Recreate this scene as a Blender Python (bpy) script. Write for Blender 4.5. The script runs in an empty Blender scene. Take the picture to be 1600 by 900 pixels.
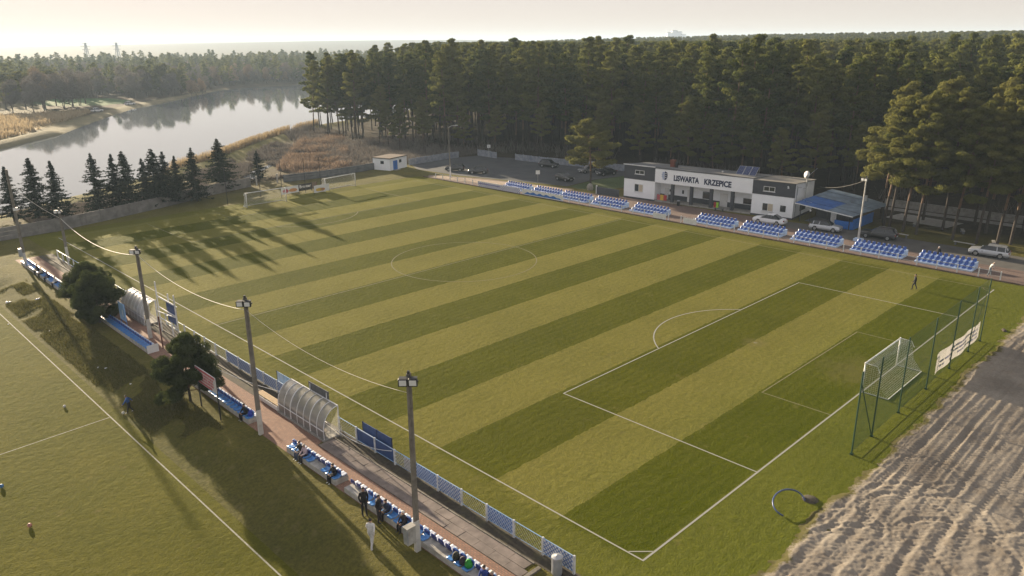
import bpy, math, random
import numpy as np
from mathutils import Matrix, Vector
R = math.radians
rnd = random.Random(7)
rng = np.random.default_rng(7)
SC = bpy.context.scene
COL = SC.collection

# ------------------------------------------------------------------ camera, light, sky, exposure
CAM_LOC = (-28.983, -19.534, 26.285)
cam = bpy.data.cameras.new('camera'); co = bpy.data.objects.new('camera', cam); COL.objects.link(co)
co.matrix_world = Matrix(((0.70917, 0.22037, -0.66971, CAM_LOC[0]),
                          (-0.70500, 0.21233, -0.67667, CAM_LOC[1]),
                          (-0.00692, 0.95202, 0.30594, CAM_LOC[2]), (0, 0, 0, 1)))
cam.sensor_width = 36; cam.lens = 1195.6 / 1600 * 36; cam.clip_end = 40000; cam.clip_start = 0.5
SC.camera = co
SUN_EL, SUN_AZ = 10.8, 83.5            # degrees; azimuth counted from +X towards +Y
world = bpy.data.worlds.new('World'); SC.world = world; world.use_nodes = True
wn = world.node_tree
sky = wn.nodes.new('ShaderNodeTexSky'); sky.sky_type = 'NISHITA'; sky.sun_disc = False
sky.sun_elevation = R(SUN_EL); sky.sun_rotation = R(90 - SUN_AZ)
sky.altitude = 200; sky.air_density = 1.0; sky.dust_density = 0.3; sky.ozone_density = 1.0
sg = wn.nodes.new('ShaderNodeGamma'); sg.inputs[1].default_value = .17       # an even, milky evening sky
wn.links.new(sky.outputs[0], sg.inputs[0]); st = wn.nodes.new('ShaderNodeMix'); st.data_type = 'RGBA'; st.blend_type = 'MULTIPLY'; st.inputs[0].default_value = 1; st.inputs[7].default_value = (1.05, .935, .91, 1)
wn.links.new(sg.outputs[0], st.inputs[6]); wn.links.new(st.outputs[2], wn.nodes['Background'].inputs[0])
wn.nodes['Background'].inputs[1].default_value = 0.15
sun = bpy.data.lights.new('sun', 'SUN'); so = bpy.data.objects.new('sun', sun); COL.objects.link(so)
sun.energy = 4.2; sun.angle = R(0.6); sun.color = (1.0, 0.82, 0.58)
sd = Vector((math.cos(R(SUN_EL)) * math.cos(R(SUN_AZ)), math.cos(R(SUN_EL)) * math.sin(R(SUN_AZ)), math.sin(R(SUN_EL))))
so.rotation_euler = sd.to_track_quat('Z', 'Y').to_euler()
SC.view_settings.view_transform = 'Standard'; SC.view_settings.look = 'None'
SC.view_settings.exposure = 1.85; SC.view_settings.gamma = 1.0
try:
    SC.cycles.use_denoising = True
    SC.cycles.max_bounces = 8; SC.cycles.diffuse_bounces = 3; SC.cycles.glossy_bounces = 3
    SC.cycles.transparent_max_bounces = 16; SC.cycles.volume_bounces = 0
    SC.cycles.caustics_reflective = False; SC.cycles.caustics_refractive = False
except Exception: pass
HAZE_DENSITY = 0.00022

# ------------------------------------------------------------------ helpers
class MB:
    """collects boxes, tubes and quads, then links them as ONE mesh object"""
    def __init__(s): s.v = []; s.f = []; s.m = []; s.cur = 0
    def add(s, vs, fs, m=None):
        o = len(s.v); s.v += [tuple(map(float, v)) for v in vs]
        for f in fs: s.f.append(tuple(i + o for i in f)); s.m.append(s.cur if m is None else m)
        return s
    def box(s, x0, x1, y0, y1, z0, z1, m=None, M=None):
        vs = [(x0,y0,z0),(x1,y0,z0),(x1,y1,z0),(x0,y1,z0),(x0,y0,z1),(x1,y0,z1),(x1,y1,z1),(x0,y1,z1)]
        if M is not None: vs = [tuple(M @ Vector(v)) for v in vs]
        return s.add(vs, [(0,3,2,1),(4,5,6,7),(0,1,5,4),(1,2,6,5),(2,3,7,6),(3,0,4,7)], m)
    def bevbox(s, x0, x1, y0, y1, z0, z1, b, m=None, M=None):
        vs = []
        for z, i in ((z0, 0), (z1 - b, 0), (z1, b)):
            for (x, y) in ((x0+i,y0+i),(x1-i,y0+i),(x1-i,y1-i),(x0+i,y1-i)): vs.append((x, y, z))
        if M is not None: vs = [tuple(M @ Vector(v)) for v in vs]
        fs = [(3,2,1,0),(8,9,10,11)]
        for k in (0, 4):
            for i in range(4): j = (i+1) % 4; fs.append((k+i, k+j, k+4+j, k+4+i))
        return s.add(vs, fs, m)
    def tube(s, pts, rad, n=6, m=None, cap=True):
        pts = [Vector(p) for p in pts]
        if not hasattr(rad, '__len__'): rad = [rad] * len(pts)
        vs = []; N = len(pts); up = None
        for i, p in enumerate(pts):
            d = (pts[min(i+1, N-1)] - pts[max(i-1, 0)]).normalized()
            if up is None: a = d.orthogonal().normalized()
            else:
                a = up - d * up.dot(d)
                a = a.normalized() if a.length > 1e-5 else d.orthogonal().normalized()
            up = a; b = d.cross(a)
            for k in range(n):
                t = 2 * math.pi * (k + .5) / n; vs.append(p + (a * math.cos(t) + b * math.sin(t)) * rad[i])
        fs = []
        for i in range(N - 1):
            for k in range(n):
                k2 = (k + 1) % n; fs.append((i*n+k, i*n+k2, (i+1)*n+k2, (i+1)*n+k))
        if cap: fs.append(tuple(range(n-1, -1, -1))); fs.append(tuple((N-1)*n + k for k in range(n)))
        return s.add(vs, fs, m)
    def bar(s, a, b, w, h=None, m=None):
        """square bar between two points"""
        a = Vector(a); b = Vector(b); d = (b - a).normalized(); h = h or w
        sd_ = Vector((0,0,1)).cross(d)
        sd_ = sd_.normalized() if sd_.length > 1e-4 else Vector((1,0,0))
        u_ = d.cross(sd_); vs = []
        for p in (a, b):
            for (i, j) in ((-1,-1),(1,-1),(1,1),(-1,1)): vs.append(p + sd_*(i*w/2) + u_*(j*h/2))
        return s.add(vs, [(3,2,1,0),(4,5,6,7),(0,1,5,4),(1,2,6,5),(2,3,7,6),(3,0,4,7)], m)
    def quad(s, a, b, c, d, m=None): return s.add([a,b,c,d], [(0,1,2,3)], m)
    def lathe(s, prof, n=16, cx=0, cy=0, m=None):
        vs = [(cx + r*math.cos(2*math.pi*k/n), cy + r*math.sin(2*math.pi*k/n), z) for r, z in prof for k in range(n)]
        fs = [(i*n+k, i*n+(k+1)%n, (i+1)*n+(k+1)%n, (i+1)*n+k) for i in range(len(prof)-1) for k in range(n)]
        fs.append(tuple((len(prof)-1)*n + k for k in range(n))); fs.append(tuple(range(n-1,-1,-1)))
        return s.add(vs, fs, m)
    def sphere(s, c, r, n=10, m=None, sz=1.0):
        k = n // 2 + 1
        prof = [(max(r*math.sin(math.pi*i/k), 1e-4), c[2] - sz*r*math.cos(math.pi*i/k)) for i in range(k+1)]
        return s.lathe(prof, n, c[0], c[1], m)
    def mesh(s, name, mats, smooth=False):
        me = bpy.data.meshes.new(name); me.from_pydata(s.v, [], s.f)
        if not isinstance(mats, (list, tuple)): mats = [mats]
        for mm in mats: me.materials.append(mm)
        if len(mats) > 1: me.polygons.foreach_set('material_index', s.m)
        if smooth: me.polygons.foreach_set('use_smooth', [True] * len(s.f))
        me.update(); return me
    def build(s, name, mats, parent=None, smooth=False):
        return link(name, s.mesh(name, mats, smooth), parent)
def link(name, me, parent=None, loc=None, rz=0):
    o = bpy.data.objects.new(name, me); COL.objects.link(o)
    if parent is not None: o.parent = parent
    if loc is not None: o.location = loc
    if rz: o.rotation_euler = (0, 0, rz)
    return o
def tag(o, label=None, cat=None, group=None, kind=None):
    if label: o['label'] = label
    if cat: o['category'] = cat
    if group: o['group'] = group
    if kind: o['kind'] = kind
    return o
def thing(name, label, cat, loc=(0,0,0), rz=0, group=None):
    o = bpy.data.objects.new(name, None); COL.objects.link(o); o.empty_display_size = .3
    o.location = loc; o.rotation_euler = (0, 0, rz)
    return tag(o, label, cat, group)
KIDS = {}
def dup(root, loc, rz=0, label=None, scale=None, group=None):
    r = root.copy(); COL.objects.link(r); r.location = loc; r.rotation_euler = (0, 0, rz)
    if scale is not None: r.scale = (scale,)*3 if not hasattr(scale, '__len__') else scale
    if label: r['label'] = label
    if group: r['group'] = group
    if root.name not in KIDS: KIDS[root.name] = [(ch, list(ch.children)) for ch in root.children]
    for ch, subs in KIDS[root.name]:
        c = ch.copy(); COL.objects.link(c); c.parent = r
        for g in subs: d = g.copy(); COL.objects.link(d); d.parent = c
    return r
def npmesh(name, verts, quads, mats, midx=None, smooth=False, tris=False):
    me = bpy.data.meshes.new(name); nv = len(verts); nf = len(quads); k = quads.shape[1]
    me.vertices.add(nv); me.vertices.foreach_set('co', np.ascontiguousarray(verts, np.float32).ravel())
    me.loops.add(nf*k); me.loops.foreach_set('vertex_index', np.ascontiguousarray(quads, np.int32).ravel())
    me.polygons.add(nf); me.polygons.foreach_set('loop_start', np.arange(0, nf*k, k, dtype=np.int32))
    me.polygons.foreach_set('loop_total', np.full(nf, k, np.int32))
    for m in (mats if isinstance(mats, (list, tuple)) else [mats]): me.materials.append(m)
    if midx is not None: me.polygons.foreach_set('material_index', np.asarray(midx, np.int32))
    if smooth: me.polygons.foreach_set('use_smooth', np.ones(nf, bool))
    me.update(); me.validate(); return me
def sstep(a, b, x):
    t = np.clip((x - a) / (b - a), 0, 1); return t * t * (3 - 2 * t)
def vnoise(x, y, seed=0):
    """cheap smooth value noise on numpy arrays"""
    xi = np.floor(x).astype(np.int64); yi = np.floor(y).astype(np.int64); fx = x - xi; fy = y - yi
    fx = fx*fx*(3-2*fx); fy = fy*fy*(3-2*fy)
    def h(a, b):
        n = (a * 374761393 + b * 668265263 + seed * 974634777) & 0x7fffffff
        n = ((n ^ (n >> 13)) * 1274126177) & 0x7fffffff
        return ((n ^ (n >> 16)) & 0xffff) / 65535.0
    return (h(xi,yi)*(1-fx)+h(xi+1,yi)*fx)*(1-fy) + (h(xi,yi+1)*(1-fx)+h(xi+1,yi+1)*fx)*fy

# ------------------------------------------------------------------ materials
def newmat(name):
    m = bpy.data.materials.new(name); m.use_nodes = True
    nt = m.node_tree; b = nt.nodes['Principled BSDF']; return m, nt, b
def N(nt, t, **kw):
    n = nt.nodes.new(t)
    for k, v in kw.items(): setattr(n, k, v)
    return n
def mixrgb(nt, fac, a, b, mode='MIX'):
    n = N(nt, 'ShaderNodeMix', data_type='RGBA', blend_type=mode)
    for s, v in ((0, fac), (6, a), (7, b)):
        if hasattr(v, 'is_output'): nt.links.new(v, n.inputs[s])
        elif s == 0: n.inputs[0].default_value = v
        else: n.inputs[s].default_value = (*v, 1)
    return n.outputs[2]
def noise(nt, scale, detail=3, rough=.55, coord=None, dist=0):
    n = N(nt, 'ShaderNodeTexNoise'); n.inputs['Scale'].default_value = scale; n.inputs['Detail'].default_value = detail
    n.inputs['Roughness'].default_value = rough; n.inputs['Distortion'].default_value = dist
    if coord is None: coord = N(nt, 'ShaderNodeTexCoord').outputs['Object']
    nt.links.new(coord, n.inputs['Vector']); return n.outputs['Fac']
def ramp(nt, fac, stops, interp='LINEAR'):
    r = N(nt, 'ShaderNodeValToRGB'); cr = r.color_ramp; cr.interpolation = interp
    while len(cr.elements) < len(stops): cr.elements.new(1.0)
    for e, (p_, c) in zip(cr.elements, stops):
        e.position = p_; e.color = (*c, 1) if hasattr(c, '__len__') else (c, c, c, 1)
    nt.links.new(fac, r.inputs[0]); return r.outputs[0]
def math_(nt, op, a, b=None):
    n = N(nt, 'ShaderNodeMath', operation=op)
    for i, v in enumerate((a, b)):
        if v is None: continue
        if hasattr(v, 'is_output'): nt.links.new(v, n.inputs[i])
        else: n.inputs[i].default_value = v
    return n.outputs[0]
def bump(nt, b, h, strength=.4, dist=.05):
    n = N(nt, 'ShaderNodeBump'); n.inputs['Strength'].default_value = strength; n.inputs['Distance'].default_value = dist
    nt.links.new(h, n.inputs['Height']); nt.links.new(n.outputs[0], b.inputs['Normal'])
def mat(name, col, rough=.6, metal=0, var=.15, scale=3, bmp=0, dirt=None, spec=.5, coat=0):
    """plain surface with grain: colour varies with two noises, optional dirt colour in patches"""
    m, nt, b = newmat(name)
    n1 = noise(nt, scale, 4); lo = tuple(c*(1-var) for c in col); hi = tuple(min(1, c*(1+var)) for c in col)
    c = ramp(nt, n1, [(.3, lo), (.7, hi)])
    if dirt is not None:
        n2 = noise(nt, scale*.37, 5, .65); c = mixrgb(nt, ramp(nt, n2, [(.5, 0.0), (.72, .75)]), c, dirt)
    nt.links.new(c, b.inputs['Base Color'])
    b.inputs['Roughness'].default_value = rough; b.inputs['Metallic'].default_value = metal
    b.inputs['Specular IOR Level'].default_value = spec; b.inputs['Coat Weight'].default_value = coat
    if bmp: bump(nt, b, noise(nt, scale*6, 4), bmp, .02)
    return m
M = {}
M['white_metal'] = mat('white_metal', (.72,.73,.74), .45, dirt=(.45,.43,.4))
M['white_wall'] = mat('white_wall', (.90,.92,.945), .8, var=.03, scale=.8, bmp=.15, dirt=(.84,.86,.88))
M['dark_wall'] = mat('dark_wall', (.055,.06,.072), .75, var=.12, scale=1.2, bmp=.15)
M['plinth'] = mat('plinth', (.05,.055,.065), .8)
M['grey_metal'] = mat('grey_metal', (.42,.43,.44), .4, metal=.6)
M['dark_metal'] = mat('dark_metal', (.035,.037,.04), .45, metal=.3)
M['green_post'] = mat('green_post', (.012,.055,.03), .5)
M['concrete'] = mat('concrete', (.30,.285,.26), .85, var=.25, scale=2.5, bmp=.3, dirt=(.17,.155,.13))
M['concrete_pale'] = mat('concrete_pale', (.40,.385,.35), .85, var=.2, scale=3, bmp=.25, dirt=(.22,.2,.17))
M['pole_concrete'] = mat('pole_concrete', (.20,.18,.15), .85, var=.3, scale=1.5, bmp=.3, dirt=(.10,.085,.07))
M['pole_white'] = mat('pole_white', (.55,.53,.49), .8, var=.15, scale=2, dirt=(.35,.33,.3))
M['stand_paint'] = mat('stand_paint', (.50,.64,.86), .7, var=.12, scale=2.5, dirt=(.33,.40,.5), bmp=.1)
M['seat_blue'] = mat('seat_blue', (.02,.085,.36), .33, var=.25, scale=1.2, coat=.2)
M['seat_light'] = mat('seat_light', (.06,.24,.60), .3, var=.2, scale=1.2, dirt=(.25,.36,.55), coat=.3)
M['seat_deep'] = mat('seat_deep', (.012,.03,.20), .36, var=.2, scale=1.2, coat=.2)
M['seat_white'] = mat('seat_white', (.62,.66,.74), .35, var=.08, dirt=(.4,.45,.55))
M['blue_board'] = mat('blue_board', (.03,.07,.20), .5, var=.15)
M['sky_blue_board'] = mat('sky_blue_board', (.30,.50,.75), .5, var=.2, scale=1.5, dirt=(.6,.68,.78))
M['blue_paint'] = mat('blue_paint', (.03,.16,.52), .5, var=.15)
M['white_board'] = mat('white_board', (.74,.74,.73), .5, var=.06, dirt=(.6,.6,.58))
M['lattice_blue'] = mat('lattice_blue', (.10,.20,.45), .5, var=.1)
M['lattice_white'] = mat('lattice_white', (.55,.62,.75), .5, var=.1)
M['roof_felt'] = mat('roof_felt', (.11,.115,.12), .8, var=.2, scale=.7, bmp=.2, dirt=(.17,.165,.155))
M['roof_brown'] = mat('roof_brown', (.13,.095,.07), .85, var=.25, dirt=(.08,.065,.055))
M['brick_red'] = mat('brick_red', (.2,.07,.045), .85, var=.3, scale=8)
M['wood'] = mat('wood', (.42,.29,.15), .7, var=.2, scale=4)
M['wood_grey'] = mat('wood_grey', (.10,.105,.115), .75, var=.25, scale=3)
M['tyre'] = mat('tyre', (.012,.012,.013), .8)
M['black'] = mat('black', (.012,.012,.014), .6)
M['rim'] = mat('rim', (.45,.46,.47), .3, metal=.8)
M['asphalt'] = mat('asphalt', (.052,.056,.062), .85, var=.25, scale=.35, bmp=.2, dirt=(.075,.075,.073))
M['road'] = mat('road', (.085,.08,.072), .88, var=.25, scale=.5, bmp=.2, dirt=(.12,.11,.095))
M['soil'] = mat('soil', (.06,.05,.035), .95, var=.4, scale=4, bmp=.5, dirt=(.10,.095,.04))
M['kerb'] = mat('kerb', (.19,.17,.14), .9, var=.25, scale=4, bmp=.3, dirt=(.07,.06,.05))
M['skin'] = mat('skin', (.42,.25,.18), .5, var=.08)
M['hair_dark'] = mat('hair_dark', (.02,.014,.01), .6)
M['hair_fair'] = mat('hair_fair', (.42,.36,.30), .6)
M['cable'] = mat('cable', (.55,.52,.47), .6)
M['cable_dark'] = mat('cable_dark', (.06,.055,.05), .6)
M['red'] = mat('red', (.45,.03,.03), .55)
M['pink_red'] = mat('pink_red', (.48,.10,.12), .6, dirt=(.55,.3,.3))
M['yellow'] = mat('yellow', (.7,.45,.05), .55)
M['orange'] = mat('orange', (.62,.30,.12), .55)
M['lime'] = mat('lime', (.35,.65,.05), .55)
M['navy'] = mat('navy', (.012,.022,.075), .6)
M['steel_bin'] = mat('steel_bin', (.36,.38,.41), .5, metal=.3, dirt=(.25,.26,.27))
M['canopy_blue'] = mat('canopy_blue', (.022,.10,.33), .45, var=.25, scale=1.2, dirt=(.05,.13,.27))
M['canopy_grey'] = mat('canopy_grey', (.15,.20,.25), .6, var=.3, scale=1.0, dirt=(.08,.10,.13))
M['graffiti'] = mat('graffiti', (.26,.28,.32), .85, var=.25, scale=1.8, dirt=(.13,.16,.23))
M['bark'] = mat('bark', (.055,.042,.032), .9, var=.35, scale=2.5, bmp=.5)
M['bark_orange'] = mat('bark_orange', (.17,.10,.058), .85, var=.3, scale=2.0, bmp=.3, dirt=(.12,.08,.05))
M['bark_grey'] = mat('bark_grey', (.14,.115,.095), .9, var=.3, scale=3)
def glass(name, col, rough=.06):
    m, nt, b = newmat(name); b.inputs['Base Color'].default_value = (*col, 1); b.inputs['Roughness'].default_value = rough
    b.inputs['Specular IOR Level'].default_value = .8; return m
M['glass'] = glass('window_glass', (.03,.035,.04)); M['car_glass'] = glass('car_glass', (.012,.016,.02))
M['curtain'] = mat('curtain', (.52,.45,.34), .8, var=.15, scale=6)
M['lamp_glass'] = glass('lamp_glass', (.75,.76,.78), .25)
M['headlight'] = glass('headlight', (.7,.72,.75), .15); M['taillight'] = glass('taillight', (.22,.01,.01), .2)
def carpaint(name, col, metal=.3):
    m, nt, b = newmat(name); b.inputs['Base Color'].default_value = (*col, 1); b.inputs['Roughness'].default_value = .32
    b.inputs['Metallic'].default_value = metal; b.inputs['Coat Weight'].default_value = .8; b.inputs['Coat Roughness'].default_value = .08
    nt.links.new(ramp(nt, noise(nt, 2.0), [(.3, .26), (.75, .42)]), b.inputs['Roughness']); return m
P_WHITE = carpaint('paint_white', (.78,.79,.80), 0); P_SILVER = carpaint('paint_silver', (.52,.54,.57), .5)
P_BLACK = carpaint('paint_black', (.012,.013,.015)); P_DARK = carpaint('paint_dark', (.02,.024,.03)); P_GREY = carpaint('paint_grey', (.2,.21,.22), .5)
def foliage(name, a, b_, trans=.3, back=None):
    m, nt, b = newmat(name); nt.nodes.remove(b); out = nt.nodes['Material Output']
    oi = N(nt, 'ShaderNodeObjectInfo'); at = N(nt, 'ShaderNodeAttribute', attribute_name='tint')
    f = math_(nt, 'ADD', math_(nt, 'MULTIPLY', oi.outputs['Random'], .45), math_(nt, 'MULTIPLY', at.outputs['Fac'], .55))
    c = ramp(nt, f, [(.15, a), (.85, b_)])
    d = N(nt, 'ShaderNodeBsdfDiffuse'); t = N(nt, 'ShaderNodeBsdfTranslucent'); mx = N(nt, 'ShaderNodeMixShader'); mx.inputs[0].default_value = trans
    nt.links.new(c, d.inputs[0]); nt.links.new(c, t.inputs[0])
    nt.links.new(d.outputs[0], mx.inputs[1]); nt.links.new(t.outputs[0], mx.inputs[2]); nt.links.new(mx.outputs[0], out.inputs[0])
    return m
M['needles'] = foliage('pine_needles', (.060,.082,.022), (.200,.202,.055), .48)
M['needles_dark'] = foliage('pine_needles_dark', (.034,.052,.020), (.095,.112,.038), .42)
M['needles_sunny'] = foliage('pine_needles_sunlit', (.115,.125,.034), (.205,.195,.060), .48)  # sunlight on these crowns is put into a brighter needle colour
M['spruce'] = foliage('spruce_needles', (.014,.024,.016), (.038,.050,.030), .12)
M['twigs'] = foliage('bare_twigs', (.12,.11,.10), (.22,.195,.17), .2)
M['twigs_tan'] = foliage('tan_twigs', (.25,.19,.13), (.38,.28,.19), .1)
M['reed'] = foliage('dry_reeds', (.30,.235,.14), (.46,.37,.235), .3)
M['scrub'] = foliage('dry_scrub', (.16,.12,.09), (.28,.21,.155), .25)
M['rough_grass'] = foliage('rough_grass', (.085,.09,.025), (.20,.18,.075), .35)

# ------------------------------------------------------------------ terrain
LAKE = np.array([(-140,70),(-60,101),(-30,116),(5,132.8),(12.5,136.8),(41.2,157.1),(50.6,164.5),(70,184),(89.9,201.8),(108,213),
                 (150,228),(205,262),(262,330),(300,420),(280,470),(207,464),(177.5,437),(121.5,370),(96,342),(70,300),(43.2,254.2),(19.4,224.7),(-15,186),(-60,142),(-150,100)], float)
LAKE_Z = -0.5
def lake_dist(x, y):
    """signed distance to the shore, positive on land"""
    px, py = x.ravel(), y.ravel(); d = np.full(px.shape, 1e9); ins = np.zeros(px.shape, bool)
    n = len(LAKE)
    for i in range(n):
        a = LAKE[i]; b = LAKE[(i+1) % n]; e = b - a
        t = np.clip(((px-a[0])*e[0] + (py-a[1])*e[1]) / (e @ e), 0, 1)
        d = np.minimum(d, np.hypot(px-a[0]-t*e[0], py-a[1]-t*e[1]))
        c = (a[1] > py) != (b[1] > py)
        with np.errstate(divide='ignore', invalid='ignore'):
            ins ^= c & (px < (b[0]-a[0]) * (py-a[1]) / (b[1]-a[1] + 1e-12) + a[0])
    return np.where(ins, -d, d).reshape(x.shape)
def ground_z(x, y, ld=None):
    x = np.asarray(x, float); y = np.asarray(y, float)
    if ld is None: ld = lake_dist(x, y)
    z = np.zeros_like(x)
    bank = sstep(-9.3, -12.8, x) * sstep(-30, -10, y) * sstep(95, 82, y)
    z -= .85 * bank
    z += bank*(1-bank)*1.2*(vnoise(x*.9, y*.6, 3) - .5) * sstep(44, 50, y) * 1.0
    r = np.hypot(x, y)
    far = sstep(220, 420, np.hypot(x - 60, y - 50))
    z += far * 1.2 * (vnoise(x/60, y/60, 5) - .3)
    z += 5 * sstep(230, 480, x*.93 - y*.37) * (1 - sstep(1200, 2500, r))
    z += sstep(1300, 3400, r) * (17 + 25 * vnoise(x/700, y/700, 9))
    sand = sstep(-6.0, -7.0, y) * sstep(-10, -8, x) * sstep(66, 63, x)
    z -= .9 * sand
    # the low dyke along the near shore, then the bank down to the bed
    dyke = np.exp(-((ld - 5) / 3.0)**2) * sstep(125, 135, y + .0*x) * (y < 260)
    z += .9 * dyke
    w = sstep(3.0, -5.0, ld); z = z*(1-w) + w * (-2.4)
    return z
def lines(*segs):
    out = []
    for a, b, st in segs: out.append(np.arange(a, b, st))
    return np.unique(np.round(np.concatenate(out), 3))
geo = 300 * 1.16 ** np.arange(1, 21.0)
gx = np.unique(np.concatenate([-geo[:20]*.9, lines((-260,-40,8),(-40,-2,.5),(-2,70,2),(70,290,3.5),(290,620,12)), 620*1.2**np.arange(0,13.0)]))
gy = np.unique(np.concatenate([-60*1.3**np.arange(17,0,-1.0), lines((-60,-2,1),(-2,100,1.5),(100,260,2.5),(260,500,5),(500,860,15)), 860*1.2**np.arange(0,11.2)]))
gx = np.unique(np.append(gx, [-5900, 5900])); gy = np.unique(np.append(gy, [5900]))
gx = gx[np.abs(gx) <= 5900]; gy = gy[np.abs(gy) <= 5900]
X, Y = np.meshgrid(gx, gy); LD = lake_dist(X, Y); Z = ground_z(X, Y, LD)
nx, ny = len(gx), len(gy)
ii = np.arange(nx*ny).reshape(ny, nx)
quads = np.stack([ii[:-1,:-1].ravel(), ii[:-1,1:].ravel(), ii[1:,1:].ravel(), ii[1:,:-1].ravel()], 1)
# ground cover colours: what grows where
def lerp(c, col, w): return c*(1-w[...,None]) + np.array(col)*w[...,None]
cov = np.zeros(X.shape + (3,)) + np.array((.115,.106,.028))
n_a = vnoise(X/9, Y/9, 21); n_b = vnoise(X/3.1, Y/3.1, 22)
cov = lerp(cov, (.115,.108,.024), n_a*.6)
cov = lerp(cov, (.085,.085,.020), sstep(-9.5,-11,X)*sstep(-15,-12.5,X)*n_b*.8)                       # bank by the training pitch
cov = lerp(cov, (.05,.038,.024), sstep(84, 92, X + .1*Y - 4) * sstep(-20,0,Y) * (Y < 130))          # litter under the pines
cov = lerp(cov, (.05,.038,.024), sstep(60, 74, X) * sstep(118,124,Y))
edge_w = (Y > 104) & (X < 66)
cov = lerp(cov, (.10,.082,.055), edge_w * sstep(112, 122, Y + .0*X) * (.35 + .65*n_b))                # scrub between pitch and lake, colour darkened for the shade by the wall
cov = lerp(cov, (.14,.135,.045), np.exp(-((LD-6)/3.5)**2) * (Y > 120) * (Y < 260))
leftbank = (LD > 0) & (Y > 140) & (X < 190) & (Y - 1.35*X > 150)
cov = lerp(cov, (.36,.28,.16), leftbank * sstep(9, 14, LD) * sstep(75, 45, LD) * (.4+.6*n_a) * sstep(330, 290, Y))
cov = lerp(cov, (.20,.18,.115), leftbank * sstep(11, 6, LD))
cov = lerp(cov, (.06,.13,.045), ((X-91)**2/420 + (Y-398)**2/1100 < 1) * 1.0)
cov = lerp(cov, (.055,.05,.038), sstep(430, 520, np.hypot(X, Y)) * .85)
cov = lerp(cov, (.10,.085,.06), sstep(.6, -.6, LD))
me = npmesh('ground', np.stack([X.ravel(), Y.ravel(), Z.ravel()], 1), quads, [], smooth=True)
at = me.color_attributes.new('cover', 'FLOAT_COLOR', 'POINT')
at.data.foreach_set('color', np.concatenate([cov.reshape(-1,3), np.ones((nx*ny,1))], 1).astype(np.float32).ravel())
def grass_bump(nt, b, co_, s=1.0):
    h = math_(nt, 'ADD', math_(nt, 'MULTIPLY', noise(nt, 9, 4, .7, co_), .8), math_(nt, 'MULTIPLY', noise(nt, 1.6, 4, .6, co_), 1.2))
    bump(nt, b, h, .75*s, .16)
m, nt, b = newmat('ground_cover')
co_ = N(nt, 'ShaderNodeTexCoord').outputs['Object']
c = N(nt, 'ShaderNodeAttribute', attribute_name='cover').outputs['Color']
c = mixrgb(nt, .75, c, ramp(nt, noise(nt, .22, 5, .6, co_), [(.3,(.72,.75,.78)),(.7,(1.25,1.2,1.1))]), 'MULTIPLY')
c = mixrgb(nt, .85, c, ramp(nt, noise(nt, 4.5, 5, .75, co_), [(.28,(.5,.55,.5)),(.72,(1.5,1.42,1.3))]), 'MULTIPLY')
c = mixrgb(nt, ramp(nt, noise(nt, 1.1, 4, .6, co_), [(.55,0.0),(.75,.45)]), c, (.20,.165,.085))
nt.links.new(c, b.inputs['Base Color']); b.inputs['Roughness'].default_value = .95; b.inputs['Specular IOR Level'].default_value = .1
grass_bump(nt, b, co_); me.materials.append(m)
tag(link('ground', me), kind='structure')

# lake and stream
m, nt, b = newmat('lake_water')
b.inputs['Base Color'].default_value = (.19,.215,.225,1); b.inputs['Roughness'].default_value = .035; b.inputs['IOR'].default_value = 1.5
b.inputs['Specular IOR Level'].default_value = 1.0
co_ = N(nt, 'ShaderNodeTexCoord').outputs['Object']
h = noise(nt, .55, 3, .55, co_); bump(nt, b, h, .05, .12)
wm = m
mb = MB(); mb.add([(x, y, LAKE_Z) for x, y in ((-160,96),(310,96),(310,490),(-160,490))], [(0,1,2,3)])
lk = mb.build('lake_water', wm); tag(lk, kind='structure')
def ribbon(pts, ws, z, name, mt, kind='structure', sub=1):
    mb = MB(); P_ = [Vector((*p, 0)) for p in pts]; n = len(P_)
    vs = []
    for i, p in enumerate(P_):
        d = (P_[min(i+1,n-1)] - P_[max(i-1,0)]).normalized(); s_ = Vector((-d.y, d.x, 0)); w = ws[i] if hasattr(ws,'__len__') else ws
        vs += [p + s_*w/2 + Vector((0,0,z)), p - s_*w/2 + Vector((0,0,z))]
    mb.add(vs, [(2*i+1, 2*i+3, 2*i+2, 2*i) for i in range(n-1)])
    o = mb.build(name, mt); tag(o, kind=kind); return o
ribbon([(42.6,127),(43.2,129),(44.4,132.4),(49,137.5),(54,142),(59.5,147.5),(65,155),(70,162.5),(75.6,170.5)], [1.6,2.2,3.0,1.7,1.5,1.7,1.9,1.5,1.1], .03, 'stream_water', wm)

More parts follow.
